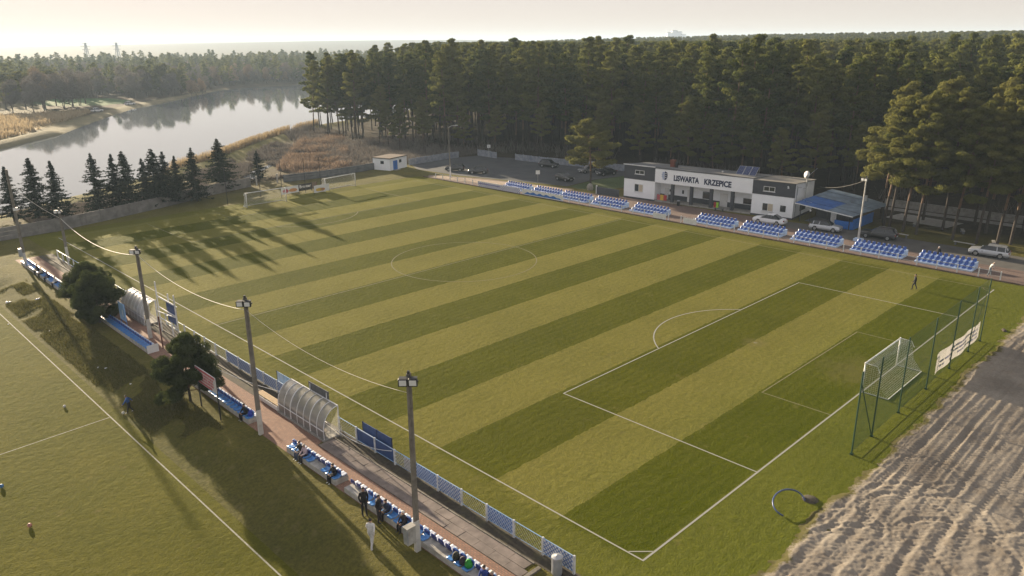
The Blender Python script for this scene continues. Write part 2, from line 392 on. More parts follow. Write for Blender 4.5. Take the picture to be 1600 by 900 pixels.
# ------------------------------------------------------------------ main pitch: one sheet with mown bands, painted lines on top
W_, L_ = 64.917, 102.173
def grass_mat(name, striped):
    m, nt, b = newmat(name); co_ = N(nt, 'ShaderNodeTexCoord').outputs['Object']
    base_l, base_d = (.160,.150,.034), (.070,.077,.002)  # bands differ by the sheen of bent blades, put here into colour
    if striped:
        sx = N(nt, 'ShaderNodeSeparateXYZ'); nt.links.new(co_, sx.inputs[0])
        wob = math_(nt, 'MULTIPLY', math_(nt, 'SUBTRACT', noise(nt, 1.3, 5, .7, co_), .5), .5)
        yy = math_(nt, 'DIVIDE', math_(nt, 'ADD', math_(nt, 'ADD', sx.outputs[1], wob), 10), 130)
        bnd = [0, 5.5, 11, 16.5] + [16.5 + (L_/2-16.5)/6*k for k in range(1, 7)]
        bnd += [L_/2 + (L_/2-16.5)/6*k for k in range(1, 7)] + [L_-11, L_-5.5, L_+.6]
        stops = [(0, .45)]; v = 0
        for y_ in bnd[:-1]: stops.append(((y_+10)/130, float(v))); v = 1 - v
        stops.append(((bnd[-1]+10)/130, .5))
        band = ramp(nt, yy, stops, 'CONSTANT')
        xw = math_(nt, 'ADD', sx.outputs[0], math_(nt, 'MULTIPLY', math_(nt, 'SUBTRACT', noise(nt, .8, 4, .6, co_), .5), 2.2))
        inside = ramp(nt, math_(nt, 'DIVIDE', math_(nt, 'ADD', xw, 10), 90), [(0,0.0),(9.2/90,0.0),(10.1/90,1.0),(75.2/90,1.0),(76.4/90,0.0)])
        band = mixrgb(nt, inside, (.55,.55,.55), band)
        soft = mixrgb(nt, ramp(nt, noise(nt, .35, 4, .6, co_), [(.35, 0.0), (.8, .35)]), band, (.5,.5,.5))
        # faint mower passes inside each band
        wv = N(nt, 'ShaderNodeTexWave', bands_direction='Y'); wv.inputs['Scale'].default_value = .42; wv.inputs['Distortion'].default_value = 1.2
        wv.inputs['Detail'].default_value = 2; nt.links.new(co_, wv.inputs[0])
        soft = math_(nt, 'ADD', soft, math_(nt, 'MULTIPLY', math_(nt, 'SUBTRACT', wv.outputs['Fac'], .5), .10))
        c = mixrgb(nt, soft, base_d, base_l)
        green = ramp(nt, math_(nt, 'DIVIDE', math_(nt, 'ADD', yy, 0), 1), [(.04,(.90,1.03,.9)),(.16,(1,1,1)),(.62,(1,1,1)),(.88,(1.0,1.02,.85))])
        c = mixrgb(nt, 1, c, green, 'MULTIPLY')
    else:
        c = mixrgb(nt, noise(nt, .25, 4, .6, co_), (.080,.085,.008), (.122,.112,.018))
    c = mixrgb(nt, .8, c, ramp(nt, noise(nt, 3.2, 5, .75, co_), [(.25,(.66,.7,.6)),(.75,(1.34,1.3,1.35))]), 'MULTIPLY')
    c = mixrgb(nt, .8, c, ramp(nt, noise(nt, 11, 4, .75, co_), [(.25,(.68,.7,.65)),(.75,(1.32,1.3,1.3))]), 'MULTIPLY')
    c = mixrgb(nt, .7, c, ramp(nt, noise(nt, .12, 4, .6, co_), [(.3,(.86,.88,.82)),(.7,(1.14,1.12,1.16))]), 'MULTIPLY')
    if striped:
        for gy_ in (1.5, L_-1.5, 11.0, L_-11.0):
            vd = N(nt, 'ShaderNodeVectorMath', operation='DISTANCE'); nt.links.new(co_, vd.inputs[0]); vd.inputs[1].default_value = (W_/2, gy_, 0)
            rad = 5.0 if gy_ in (1.5, L_-1.5) else 1.6
            dn = math_(nt, 'ADD', math_(nt, 'DIVIDE', vd.outputs['Value'], rad), math_(nt, 'MULTIPLY', math_(nt, 'SUBTRACT', noise(nt, .9, 5, .75, co_), .5), 1.6))
            c = mixrgb(nt, ramp(nt, dn, [(.25,.28),(.85,0.0)]), c, (.19,.155,.07))
    worn = ramp(nt, noise(nt, .55, 5, .7, co_), [(.62, 0.0), (.78, .55)])
    c = mixrgb(nt, worn, c, (.185,.15,.06) if striped else (.19,.15,.065))
    nt.links.new(c, b.inputs['Base Color']); b.inputs['Roughness'].default_value = .9; b.inputs['Specular IOR Level'].default_value = .03
    grass_bump(nt, b, co_, .8); return m
mb = MB(); mb.add([(-3.2,-5.3,.004),(68.5,-5.3,.004),(68.5,106.2,.004),(-3.2,106.2,.004)], [(0,1,2,3)])
tag(mb.build('pitch', grass_mat('pitch_grass', True)), kind='structure')
mb = MB(); mb.add([(-70,-30,-.846),(-13.0,-30,-.846),(-13.0,80,-.846),(-70,80,-.846)], [(0,1,2,3)])
tag(mb.build('training_pitch', grass_mat('training_grass', False)), kind='structure')
def line_mat(name, keep):
    m, nt, b = newmat(name); co_ = N(nt, 'ShaderNodeTexCoord').outputs['Object']
    f = ramp(nt, noise(nt, 5, 5, .8, co_), [(.5-.35*keep, .25), (.75-.3*keep, 1.0)])
    c = mixrgb(nt, f, (.13,.12,.03), (.32,.32,.28) if keep > .5 else (.22,.21,.13)); nt.links.new(c, b.inputs['Base Color']); b.inputs['Roughness'].default_value = .9; return m
def strip(mb, a, b_, w, z=.009):
    a = Vector((*a, z)); b_ = Vector((*b_, z)); d = (b_-a).normalized(); s_ = Vector((-d.y, d.x, 0))*w/2
    mb.quad(a+s_, a-s_, b_-s_, b_+s_)
def arc(mb, c, r, a0, a1, w, n=48, z=.009):
    for i in range(n):
        t0 = a0 + (a1-a0)*i/n; t1 = a0 + (a1-a0)*(i+1)/n
        f = lambda r_, t: (c[0]+r_*math.cos(t), c[1]+r_*math.sin(t), z)
        mb.quad(f(r-w/2,t0), f(r+w/2,t0), f(r+w/2,t1), f(r-w/2,t1))
a_, b2, c_, d_ = (W_-40.32)/2, (W_+40.32)/2, (W_-18.32)/2, (W_+18.32)/2
strong = MB(); faint = MB(); LW = .10; h = LW/2
strip(strong, (0,-h), (0,L_+h), LW); strip(strong, (h,0), (W_-h,0), LW+.02); strip(faint, (W_,-h), (W_,L_+h), .11)
strip(faint, (h,L_), (W_-h,L_), LW); strip(faint, (h,L_/2), (W_-h,L_/2), .11)
arc(faint, (W_/2,L_/2), 9.15, .0, 2*math.pi, .10, 96, .013)
for s, mbx in ((0, strong), (1, faint)):
    g = (lambda y: L_-y) if s else (lambda y: y)
    strip(mbx, (a_,g(h)), (a_,g(16.5-h)), .1); strip(mbx, (b2,g(h)), (b2,g(16.5-h)), .1); strip(mbx, (a_-.05,g(16.5)), (b2+.05,g(16.5)), .1)
    strip(faint, (c_,g(h)), (c_,g(5.5-h)), .09); strip(faint, (d_,g(h)), (d_,g(5.5-h)), .09); strip(faint, (c_-.045,g(5.5)), (d_+.045,g(5.5)), .09)
    t = math.acos(5.5/9.15); c0 = math.pi/2
    aa, bb = (c0-t+.012, c0+t-.012) if not s else (-c0-t+.012, -c0+t-.012)
    arc(mbx, (W_/2, g(11)), 9.15, aa, bb, .11, 32, .013)
    arc(faint, (W_/2, g(11)), .1, 0, 2*math.pi, .18, 10)
for (cx, cy, q) in ((0,0,0),(W_,0,1),(W_,L_,2),(0,L_,3)):
    if q == 0: strip(strong, (1.0,.065), (.065,1.0), .08, .013)
    else: arc(faint, (cx,cy), 1.0, q*math.pi/2+.08, q*math.pi/2+math.pi/2-.08, .1, 8, .013)
tag(strong.build('pitch_lines', line_mat('line_paint', .95)), kind='structure')
tag(faint.build('pitch_lines', line_mat('line_paint_worn', .15)), kind='structure')
mb = MB(); tz = -.842
strip(mb, (-13.72,-12), (-13.72,79), .09, tz); strip(mb, (-13.79,39.7), (-40,38.1), .08, tz)
tag(mb.build('training_pitch_lines', line_mat('line_paint_training', .55)), kind='structure')

# ------------------------------------------------------------------ ploughed sand with tyre tracks
sx_ = np.arange(-6, 62, .095); sy_ = np.concatenate([np.arange(-4.0, -15, -.08), np.arange(-15, -46, -.5)])
SX, SY = np.meshgrid(sx_, sy_)
edge = -4.62 + .55*(vnoise(SX*.35, SX*0+1, 41)-.5) + .14*(vnoise(SX*5.3, SY*3, 43)-.5) + .42*(vnoise(SX*1.7, SX*0+3, 42)-.5)
rim = sstep(.35, -.75, SY - edge)
SZ = .095*rim - .045*(1-rim) + .05*(1-rim)*(vnoise(SX*3.1, SY*3.1, 44) + .6*vnoise(SX*8, SY*8, 45) - .9)
SZ += rim * (.03*(vnoise(SX*.3, SY*.3, 31)-.5) + .028*(vnoise(SX*1.7, SY*1.7, 32)-.5) + .034*(vnoise(SX*5.5, SY*5.5, 33)-.5))
tr = np.random.default_rng(5)
def wheel(dist, along, w, depth, lug, sl):
    """one tyre print: a rut with shoulders and chevron lugs"""
    q = np.abs(dist) / w
    rut = -depth*np.exp(-(q*1.25)**4) + depth*.55*np.exp(-((q-1.25)/.32)**2)
    lugs = lug * np.sin(2*np.pi*(along/.38 + sl*np.abs(dist)/.5)) * np.exp(-(q*1.1)**6)
    return rut + lugs
y0 = -5.4
while y0 > -24:
    wob = tr.uniform(.2,.8); k = tr.uniform(.05,.14); ph = tr.uniform(0,6.3); sl = tr.uniform(-.035,.02)
    yc = y0 + wob*np.sin(SX*k+ph) + sl*(SX-20)
    fade = sstep(13, 17, SX + tr.uniform(-2,2) + .25*(SY+5)) if tr.random() < .7 else 1.0
    for off in (-.85,.85):
        SZ += rim * fade * wheel(SY - yc - off, SX, .27, tr.uniform(.012,.026), tr.uniform(.009,.017), tr.choice([-1,1]))
    y0 -= tr.uniform(.34, .7)
for (cx, cy, r) in ((14,-8.5,2.2),(14.6,-9.2,3.4),(17.5,-11,2.6),(12.2,-11.5,3.0),(11,-6.5,1.6),(19,-7.5,2.4),(8,-9,3.6)):
    rr = np.hypot(SX-cx, SY-cy); th = np.arctan2(SY-cy, SX-cx)
    SZ += rim * wheel(rr-r, th*r, .25, .03, .016, 1) * sstep(-2.6, -1.2, th*tr.choice([-1,1])) 
swirl = sstep(20, 11, SX + .3*(SY+8)) * rim
SZ += swirl * (.045*np.abs(vnoise(SX*2.4+3*vnoise(SX*.4,SY*.4,51), SY*2.4, 34)-.5) + .04*(vnoise(SX*7, SY*7, 35)-.5))
# straight plough furrows in the near corner
fur = np.sin((SY*1.0 - SX*.09)*2*np.pi/1.25 + 1.5*vnoise(SX*.2,SY*.2,36)); SZ += swirl*.025*fur
i2 = np.arange(SX.size).reshape(SX.shape)
q2 = np.stack([i2[:-1,:-1].ravel(), i2[1:,:-1].ravel(), i2[1:,1:].ravel(), i2[:-1,1:].ravel()], 1)
m, nt, b = newmat('sand'); co_ = N(nt, 'ShaderNodeTexCoord').outputs['Object']
c = mixrgb(nt, ramp(nt, noise(nt, .16, 5, .6, co_), [(.38,0.0),(.62,1.0)]), (.19,.165,.135), (.29,.255,.208))
c = mixrgb(nt, ramp(nt, noise(nt, .9, 5, .7, co_), [(.5,0.0),(.75,.6)]), c, (.20,.16,.115))
c = mixrgb(nt, .8, c, ramp(nt, noise(nt, 7, 4, .8, co_), [(.25,(.7,.7,.7)),(.75,(1.25,1.25,1.25))]), 'MULTIPLY')
ga = N(nt, 'ShaderNodeAttribute', attribute_name='grassy').outputs['Fac']
c = mixrgb(nt, ramp(nt, math_(nt, 'ADD', ga, math_(nt, 'MULTIPLY', math_(nt, 'SUBTRACT', noise(nt, 6, 4, .7, co_), .5), .9)), [(.35, 0.0), (.6, .9)]), c, (.085,.078,.018))
nt.links.new(c, b.inputs['Base Color']); b.inputs['Roughness'].default_value = .95; b.inputs['Specular IOR Level'].default_value = .1
bump(nt, b, noise(nt, 14, 4, .8, co_), .5, .04)
me = npmesh('sand', np.stack([SX.ravel(), SY.ravel(), SZ.ravel()], 1), q2, m, smooth=True)
at = me.attributes.new('grassy', 'FLOAT', 'POINT'); at.data.foreach_set('value', (sstep(-1.3, .1, SY-edge)*(.55+.6*vnoise(SX*.6,SY*.6,46))).astype(np.float32).ravel())
tag(link('sand', me), kind='structure')

# ------------------------------------------------------------------ near path: brick paving, slabs, kerb, bare soil
def brick_mat(name, c1, c2, mortar, sc_=1.0, rot=0):
    m, nt, b = newmat(name); tc = N(nt, 'ShaderNodeTexCoord'); mp = N(nt, 'ShaderNodeMapping'); mp.inputs['Rotation'].default_value[2] = rot
    nt.links.new(tc.outputs['Object'], mp.inputs[0])
    bt = N(nt, 'ShaderNodeTexBrick'); nt.links.new(mp.outputs[0], bt.inputs[0])
    for i, cc in ((1,c1),(2,c2),(3,mortar)): bt.inputs[i].default_value = (*cc,1)
    bt.inputs['Scale'].default_value = sc_; bt.inputs['Mortar Size'].default_value = .02; bt.inputs['Brick Width'].default_value = .24; bt.inputs['Row Height'].default_value = .12
    c = mixrgb(nt, ramp(nt, noise(nt, .8, 5, .65, tc.outputs['Object']), [(.45,0.0),(.75,.7)]), bt.outputs[0], tuple(x*.55 for x in c1))
    c = mixrgb(nt, .8, c, ramp(nt, noise(nt, 5, 4, .7, tc.outputs['Object']), [(.3,(.75,.75,.75)),(.7,(1.2,1.2,1.2))]), 'MULTIPLY')
    nt.links.new(c, b.inputs['Base Color']); b.inputs['Roughness'].default_value = .9; bump(nt, b, bt.outputs['Fac'], -.4, .01); return m
brick = brick_mat('brick_paving', (.34,.175,.115), (.25,.125,.085), (.16,.12,.09), 1.0, R(90))
def sheet(name, pts, z, mt, kind='structure'):
    mb = MB(); mb.add([(x, y, z) for x, y in pts], [tuple(range(len(pts)))]); o = mb.build(name, mt); tag(o, kind=kind); return o
sheet('soil_strip', [(-4.2,1.2),(-3.25,1.2),(-3.25,93),(-4.2,93)], .008, M['soil'])
sheet('brick_path', [(-7.6,-6),(-5.62,-6),(-5.62,23.2),(-4.5,23.6),(-4.5,31),(-5.0,33),(-5.0,93),(-7.6,93)], .012, brick)
sheet('worn_path', [(-4.98,33.5),(-4.35,33.5),(-4.35,93),(-4.98,93)], .010, M['soil'])
M['slab'] = mat('slab_stone', (.20,.165,.145), .9, var=.3, scale=1.4, bmp=.3, dirt=(.10,.085,.07))
path = thing('slab_path', None, None); path['kind'] = 'structure'
del path['kind']; tag(path, kind='structure')
slabs = []
for k in range(16):
    for j in range(2):
        y0 = 3.7 + k*1.22 + (.3 if j else 0); x0 = -5.6 + j*.64
        sm = MB(); t1, t2 = rnd.uniform(-.012,.012), rnd.uniform(-.012,.012); e = .016
        x1 = x0 + .64 - e; y1 = min(y0 + 1.22 - e*1.4, 23.1); zt = .045
        if y0 > 22.4: continue
        sm.add([(x0,y0,-.05),(x1,y0,-.05),(x1,y1,-.05),(x0,y1,-.05),(x0,y0,zt+t1),(x1,y0,zt+t2),(x1,y1,zt-t1),(x0,y1,zt-t2)],
               [(4,5,6,7),(0,1,5,4),(1,2,6,5),(2,3,7,6),(3,0,4,7)])
        sm.build('slab', M['slab'], path)
mb = MB()
for k in range(20):
    y0 = 3.9 + k*1.0; mb.bevbox(-4.34, -4.22, y0, y0+.985, -.05, .09 + rnd.uniform(-.012,.012), .015)
mb.bevbox(-5.5, -4.3, 3.35, 3.6, -.1, .10, .02)
tag(mb.build('kerb', M['kerb']), kind='structure')
mb = MB()
for k in range(30): y0 = 30 + k*2; mb.bevbox(-4.34, -4.22, y0, y0+1.98, -.05, .09, .015)
tag(mb.build('kerb', M['kerb']), kind='structure')
# far side: brick terrace, road, car park, kerb under the white rail
brick2 = brick_mat('brick_terrace', (.20,.125,.10), (.155,.10,.082), (.11,.085,.07), 1.0, R(90))
sheet('terrace', [(69.3,-3),(75.6,-3),(76.0,20),(77.5,30),(80.5,31),(80.0,60),(78.6,66),(76,93),(71.0,106),(69.3,104)], .008, brick2)
sheet('road', [(75.2,-30),(81.5,-30),(82.2,1),(82.4,24),(80.7,32.2),(77.2,31.5),(76.2,23),(75.2,8)], .013, M['road'])
sheet('car_park', [(73.8,113.5),(74.8,100),(79.4,82),(80.5,76),(90,77),(99,75),(107,80),(104,100),(99,113),(97,119),(90,121.5),(77,119.5)], .006, M['asphalt'])
sheet('sandy_verge', [(69.6,104.5),(71.4,104.5),(76.5,86),(79.2,73),(77.0,73),(71,92)], .017, mat('sandy_verge', (.34,.26,.19), .9, var=.2, scale=1, bmp=.2))
sheet('lawn', [(80.0,72.8),(81.5,68.0),(96,67),(99,75),(90,76.6),(80.8,75.6)], .010, mat('lawn', (.055,.085,.018), .95, var=.35, scale=3, bmp=.5))
mb = MB()
for k in range(54): y0 = -3 + k*2.0; mb.bevbox(68.72, 69.18, y0, y0+1.985, -.05, .10, .02)
tag(mb.build('kerb', mat('kerb_dark', (.10,.065,.05), .9, var=.3, scale=3, bmp=.2)), kind='structure')

# ------------------------------------------------------------------ trees
def leaf_quads(cen, nrm, size, aspect, r, jitter=.42):
    n = len(cen)
    nn = nrm + r.normal(0, jitter, (n,3)); nn /= np.linalg.norm(nn, axis=1, keepdims=True) + 1e-9
    t = np.cross(nn, r.normal(0, 1, (n,3))); t /= np.linalg.norm(t, axis=1, keepdims=True) + 1e-9
    bt = np.cross(nn, t); s1 = (size/2)[:,None]; s2 = (size*aspect/2)[:,None]
    v = np.stack([cen - t*s1 - bt*s2*.6, cen + t*s1*.7 - bt*s2, cen + t*s1 + bt*s2*.6, cen - t*s1*.7 + bt*s2], 1).reshape(-1,3)
    return v, np.arange(n*4).reshape(n,4)
def with_tint(me, tint):
    a = me.attributes.new('tint', 'FLOAT', 'FACE'); a.data.foreach_set('value', np.asarray(tint, np.float32)); return me
def clump_points(c, r3, n, r):
    d = r.normal(0, 1, (n,3)); d /= np.linalg.norm(d, axis=1, keepdims=True)
    rad = r.uniform(.35, 1, n)**.5
    return c + d*rad[:,None]*np.array(r3), d
def pine_mesh(seed, H, base=.5, Rm=3.2, nb=26, per=95, leaf=.34, lean=(0,0), trunk_r=.2, limbs=True, mt='needles', clump=1.0, flat=.55, topcut=.0, aspect=.5):
    r = np.random.default_rng(seed); rl = random.Random(seed)
    k = 9; pts = []; sway = [rl.uniform(-.25,.25) for _ in range(4)]
    for i in range(k):
        t = i/(k-1); pts.append(Vector((lean[0]*t**1.4 + sway[0]*math.sin(t*4+sway[1]*9)*t*1.6, lean[1]*t**1.4 + sway[2]*math.sin(t*3.4+sway[3]*9)*t*1.6, -.25 + (H*.97+.25)*t)))
    rad = [trunk_r*(1.12-.85*(i/(k-1))) for i in range(k)]
    def on(t):
        f = t*(k-1); i = min(int(f), k-2); return pts[i].lerp(pts[i+1], f-i)
    tb = MB(); cut = max(2, int((k-1)*(base-.06)))
    tb.tube(pts[:cut+1], rad[:cut+1], 8, 0, False); tb.tube(pts[cut:], rad[cut:], 7, 1, False)
    C_ = []; Nn = []; T = []
    ang = rl.uniform(0, 6)
    for b_ in range(nb):
        t = base + (1-base)*((b_+.4)/nb)**.92; u_ = (t-base)/(1-base)
        prof = (1-u_)**.82*(.66+.34*min(1,u_/.2))*1.08 if not topcut else (1-u_**2.2)*(.7+.3*min(1,u_/.3))
        Rb = Rm*prof*rl.uniform(.7,1.22) + .35
        ang += 2.39996 + rl.uniform(-.5,.5); p0 = on(min(t,.99)); rise = rl.uniform(-.05,.32) + .35*u_
        d = Vector((math.cos(ang), math.sin(ang), rise)).normalized(); p1 = p0 + d*Rb
        if limbs: tb.tube([p0, p0.lerp(p1,.5)+Vector((0,0,-.08*Rb)), p1], [max(.03,trunk_r*.34*(1-u_*.7)), max(.02,trunk_r*.2*(1-u_*.7)), .012], 4, 1, False)
        nc = max(1, int(round(Rb/ (1.0*clump)))) ; shade = rl.random()
        for j in range(nc+1):
            f = .42 + .58*(j/max(nc,1)) if nc > 0 else 1
            cr = clump*rl.uniform(.62,1.02)*(.8+.3*(1-u_)); cc = p0 + d*Rb*f + Vector((rl.uniform(-.4,.4), rl.uniform(-.4,.4), rl.uniform(-.1,.3)))*clump
            n_ = int(per*(.6+.4*cr/clump)); cp, dn = clump_points(np.array(cc), (cr, cr, cr*flat), n_, r)
            C_.append(cp); Nn.append(dn*1.0 + np.array((0,0,.25))); T.append(np.clip(.25+.5*shade + r.normal(0,.16,n_), 0, 1))
    C_ = np.concatenate(C_); Nn = np.concatenate(Nn); T = np.concatenate(T)
    v, q = leaf_quads(C_, Nn, r.uniform(.65,1.3,len(C_))*leaf, aspect, r)
    trunk = tb.mesh('trunk', [M['bark'], M['bark_orange']], True)
    crown = with_tint(npmesh('crown', v, q, M[mt]), T)
    return trunk, crown
def spruce_mesh(seed, H, Rm, dens=1.0):
    r = np.random.default_rng(seed); rl = random.Random(seed)
    tb = MB(); tb.tube([(0,0,-.3),(0,0,H*.5),(rl.uniform(-.1,.1),0,H*.98)], [.16,.1,.015], 7, 0, False)
    C_ = []; Nn = []; S = []; z = H*.10
    while z < H*.985:
        u_ = z/H; Rz = Rm*(1-u_)**.85*rl.uniform(.66,1.15) + .06
        for a in range(rl.randint(8,10)):
            an = rl.uniform(0, 6.283); L = Rz*rl.uniform(.65,1.15)
            n_ = max(3, int(L*15*dens)); f = r.uniform(.08,1,n_)
            dirv = np.array((math.cos(an), math.sin(an), 0)); side = np.array((-math.sin(an), math.cos(an), 0))
            c = np.array((0,0,z)) + dirv*(f*L)[:,None] + side*(r.normal(0,.11,n_)*(1.1-f)*L*.6)[:,None] + np.array((0,0,1))*((.14*f - .50*f*f + .34*f**4)*L + r.normal(0,.05,n_))[:,None]
            C_.append(c); Nn.append(np.tile(np.array((0,0,.8)) + dirv*.5, (n_,1))); S.append(r.uniform(.28,.52,n_)*(1.15-.45*f))
            tb.tube([(0,0,z), (dirv[0]*L*.9, dirv[1]*L*.9, z-.1*L)], [.02,.008], 3, 0, False)
        z += rl.uniform(.26,.42)*(1.25-.5*u_)
    C_ = np.concatenate(C_); v, q = leaf_quads(C_, np.concatenate(Nn), np.concatenate(S), .36, r, .6)
    return tb.mesh('trunk', M['bark'], True), with_tint(npmesh('crown', v, q, M['spruce']), r.uniform(0,1,len(C_)))
def bare_mesh(seed, H, Rm, n=5200, mt='twigs', base=.16, size=1.0):
    r = np.random.default_rng(seed); rl = random.Random(seed); tb = MB(); tips = []
    def grow(p, d, L, rad, lev):
        q = p + d*L; tb.tube([p, p.lerp(q,.5)+Vector((rl.uniform(-.06,.06)*L, rl.uniform(-.06,.06)*L, 0)), q], [rad, rad*.8, rad*.6], 5 if lev < 2 else 3, 0, False)
        if lev >= 3: tips.append(q); return
        for _ in range(rl.randint(3,4)):
            dd = (d + Vector((rl.uniform(-1,1), rl.uniform(-1,1), rl.uniform(-.15,.7)))*.75).normalized(); grow(q, dd, L*rl.uniform(.55,.8), rad*.55, lev+1)
        tips.append(q)
    for _ in range(rl.randint(1,3)): grow(Vector((rl.uniform(-.3,.3)*Rm*.3, rl.uniform(-.3,.3)*Rm*.3, -.2)), Vector((rl.uniform(-.2,.2), rl.uniform(-.2,.2), 1)).normalized(), H*base+.3, H*.014, 0)
    C_ = []; Nn = []
    m = max(10, n//14)
    for c in range(14):
        a = rl.uniform(0,6.28); f = rl.uniform(.1,1)**.5; zz = rl.uniform(.28,.86)
        wid = Rm*math.sin(math.pi*min(1,(zz*.86+.1)))
        cp, dn = clump_points(np.array((math.cos(a)*f*wid*.75, math.sin(a)*f*wid*.75, zz*H)), (Rm*.42, Rm*.42, H*.15), m, r); C_.append(cp); Nn.append(dn)
    C_ = np.concatenate(C_); Nn = np.concatenate(Nn)
    v, q = leaf_quads(C_, Nn, r.uniform(.6,1.5,len(C_))*.55*size, .2, r, .9)
    return tb.mesh('trunk', M['bark_grey'], True), with_tint(npmesh('crown', v, q, M[mt]), r.uniform(0,1,len(C_)))
def tree_proto(name, label, cat, meshes, loc, group=None, scale=1, rz=0):
    t = thing(name, label, cat, loc, rz, group); t.scale = (scale,)*3 if not hasattr(scale,'__len__') else scale
    link('trunk', meshes[0], t); link('crown', meshes[1], t); return t
def place_tree(meshes, name, label, cat, x, y, s=1, rz=0, group=None, z=None):
    zz = float(ground_z(np.array([x]), np.array([y]))[0]) if z is None else z
    return tree_proto(name, label, cat, meshes, (x, y, zz), group, s, rz)

PINES = [pine_mesh(100+i, 24.2, base=b_, Rm=rm, nb=nb_, per=125, leaf=.38, clump=1.15, flat=.5, lean=(ln, -.2), trunk_r=.2, mt='needles')
         for i, (b_, rm, nb_, ln) in enumerate([(.38,3.9,30,.5),(.44,3.5,27,-.3),(.33,4.3,33,.8),(.42,3.8,28,.2),(.28,4.1,34,1.1),(.48,3.4,24,-.6)])]
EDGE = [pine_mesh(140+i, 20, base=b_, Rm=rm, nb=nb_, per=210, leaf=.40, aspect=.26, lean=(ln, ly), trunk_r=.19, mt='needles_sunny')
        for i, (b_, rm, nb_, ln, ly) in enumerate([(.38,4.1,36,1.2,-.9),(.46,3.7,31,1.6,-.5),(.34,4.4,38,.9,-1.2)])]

# pines along the right-hand road, and the tall stems standing in front of the wood
right_trunks = [(87.9,20.3,.96,0),(86.4,19.0,.93,1),(85.8,16.9,.98,2),(85.5,15.0,.96,0),(90.9,13.2,1.0,1),(85.8,10.4,.93,2),(85.6,7.4,.9,1),(93.3,8.3,1.04,0),(87.1,5.3,1.0,2),(88.2,4.0,1.02,0),(89.6,.8,1.0,1),
                (92.5,22.5,1.02,2),(96,17.5,1.06,0),(98,11,1.05,2),(96.5,4.5,1.06,1),(88,-3.5,1.0,2),(94,-2.5,1.06,0),(100.5,3,1.08,0),(102,-4,1.1,2)]
for i, (x, y, s, v) in enumerate(right_trunks):
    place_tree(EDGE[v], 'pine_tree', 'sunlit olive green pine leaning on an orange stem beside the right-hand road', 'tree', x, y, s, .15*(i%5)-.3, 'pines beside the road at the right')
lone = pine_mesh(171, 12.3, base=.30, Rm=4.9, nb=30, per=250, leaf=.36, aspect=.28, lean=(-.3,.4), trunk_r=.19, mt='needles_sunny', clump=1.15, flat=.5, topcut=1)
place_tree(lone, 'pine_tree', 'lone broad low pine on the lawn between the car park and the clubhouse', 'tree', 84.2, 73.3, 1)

# the wood: a jittered grid behind its edge; the nearest 300 stand as trees of their own
def in_wood(x, y):
    left = -29 + (y + 19.5) * .578 + 3.5
    front = np.interp(y, [-60,-8,0,10,24,36,50,62,80,98,108,116,122,126,131,140,160,180,200,230], [108,107,106,107,108,104,101,105,108,109,104,103,101,96,90.5,90,89,91,96,112])
    ok = (x > np.maximum(np.where(y > 230, left, -1e9), front))
    return ok & (lake_dist(x, y) > 6 )
g = np.random.default_rng(77)
gxx, gyy = np.meshgrid(np.arange(60, 900, 5.9), np.arange(-260, 760, 5.9))
wx = (gxx + g.uniform(-2.3,2.3,gxx.shape)).ravel(); wy = (gyy + g.uniform(-2.3,2.3,gyy.shape)).ravel()
dx, dy = wx - CAM_LOC[0], wy - CAM_LOC[1]; dist = np.hypot(dx, dy); angl = np.degrees(np.arctan2(dy, dx))
keep = in_wood(wx, wy) & (angl > 45.3-38) & (angl < 45.3+20) & (dist < 820)
keep &= ~((np.abs(wx - (82.6 + .1139*(wy-73))) < 6.8) & (wy > 95) & (wy < 162))          # the gap through which the lone pine gets its sun
keep &= angl < 45.3 + 15 - np.clip((dist-310)/220, 0, 1)*9.5
keep &= (dist < 520) | (g.random(len(wx)) < .7)
wx, wy, dist = wx[keep], wy[keep], dist[keep]; angl = angl[keep]
# rank: nearest to the front edge of what the picture shows first
vis = (angl > 45.3-34.5)
order = np.argsort(dist + np.where(vis, 0, 1e4)); wx, wy, dist = wx[order], wy[order], dist[order]
wz = ground_z(wx, wy); NIND = 246
hs = np.clip(1.0 + .11*g.normal(0,1,len(wx)) + .06*sstep(60,120,wy)*sstep(150,100,wx*0+120), .70, 1.10)
hs *= 1.0 - .10*sstep(140, 165, wy)*sstep(135, 112, wx)
hs *= 1.0 - .09*sstep(60, 10, wy)*sstep(170,120,wx)
for i in range(NIND):
    v = int(g.integers(0, len(PINES)))
    tree_proto('pine_tree', 'tall dark green Scots pine on a bare stem in the dense wood behind the ground', 'tree', PINES[v],
               (float(wx[i]), float(wy[i]), float(wz[i])), 'pines of the dense wood', (float(hs[i]),)*2 + (float(hs[i]*g.uniform(.95,1.06)),), float(g.uniform(0,6.28)))
for i, (x, y, s, v) in enumerate([(99.5,66,.62,1),(98.5,61,.8,0),(101,57,.66,2),(100,84,.55,1),(104.5,88,.7,0),(106,95,.6,2),(103.5,104,.62,1),(101.5,118,.6,0),(96.5,124,.55,2),(89,129.5,.6,1),(92,134,.7,0),(87.5,138,.62,2),
        (100,48,.7,1),(99,42,.6,0),(102,38,.75,2),(103,31,.66,1),(105,24,.6,0),(104.5,15,.72,2),(106,8,.6,1),(102.5,52,.85,0),(106.5,78,.66,2),(90,146,.6,0),(92,153,.8,1),(93,166,.85,2),(94.5,176,.9,0)]):
    place_tree(EDGE[v], 'pine_tree', 'shorter leafy pine filling the front edge of the dense wood', 'tree', x, y, s, i*1.7, 'young pines at the edge of the wood')
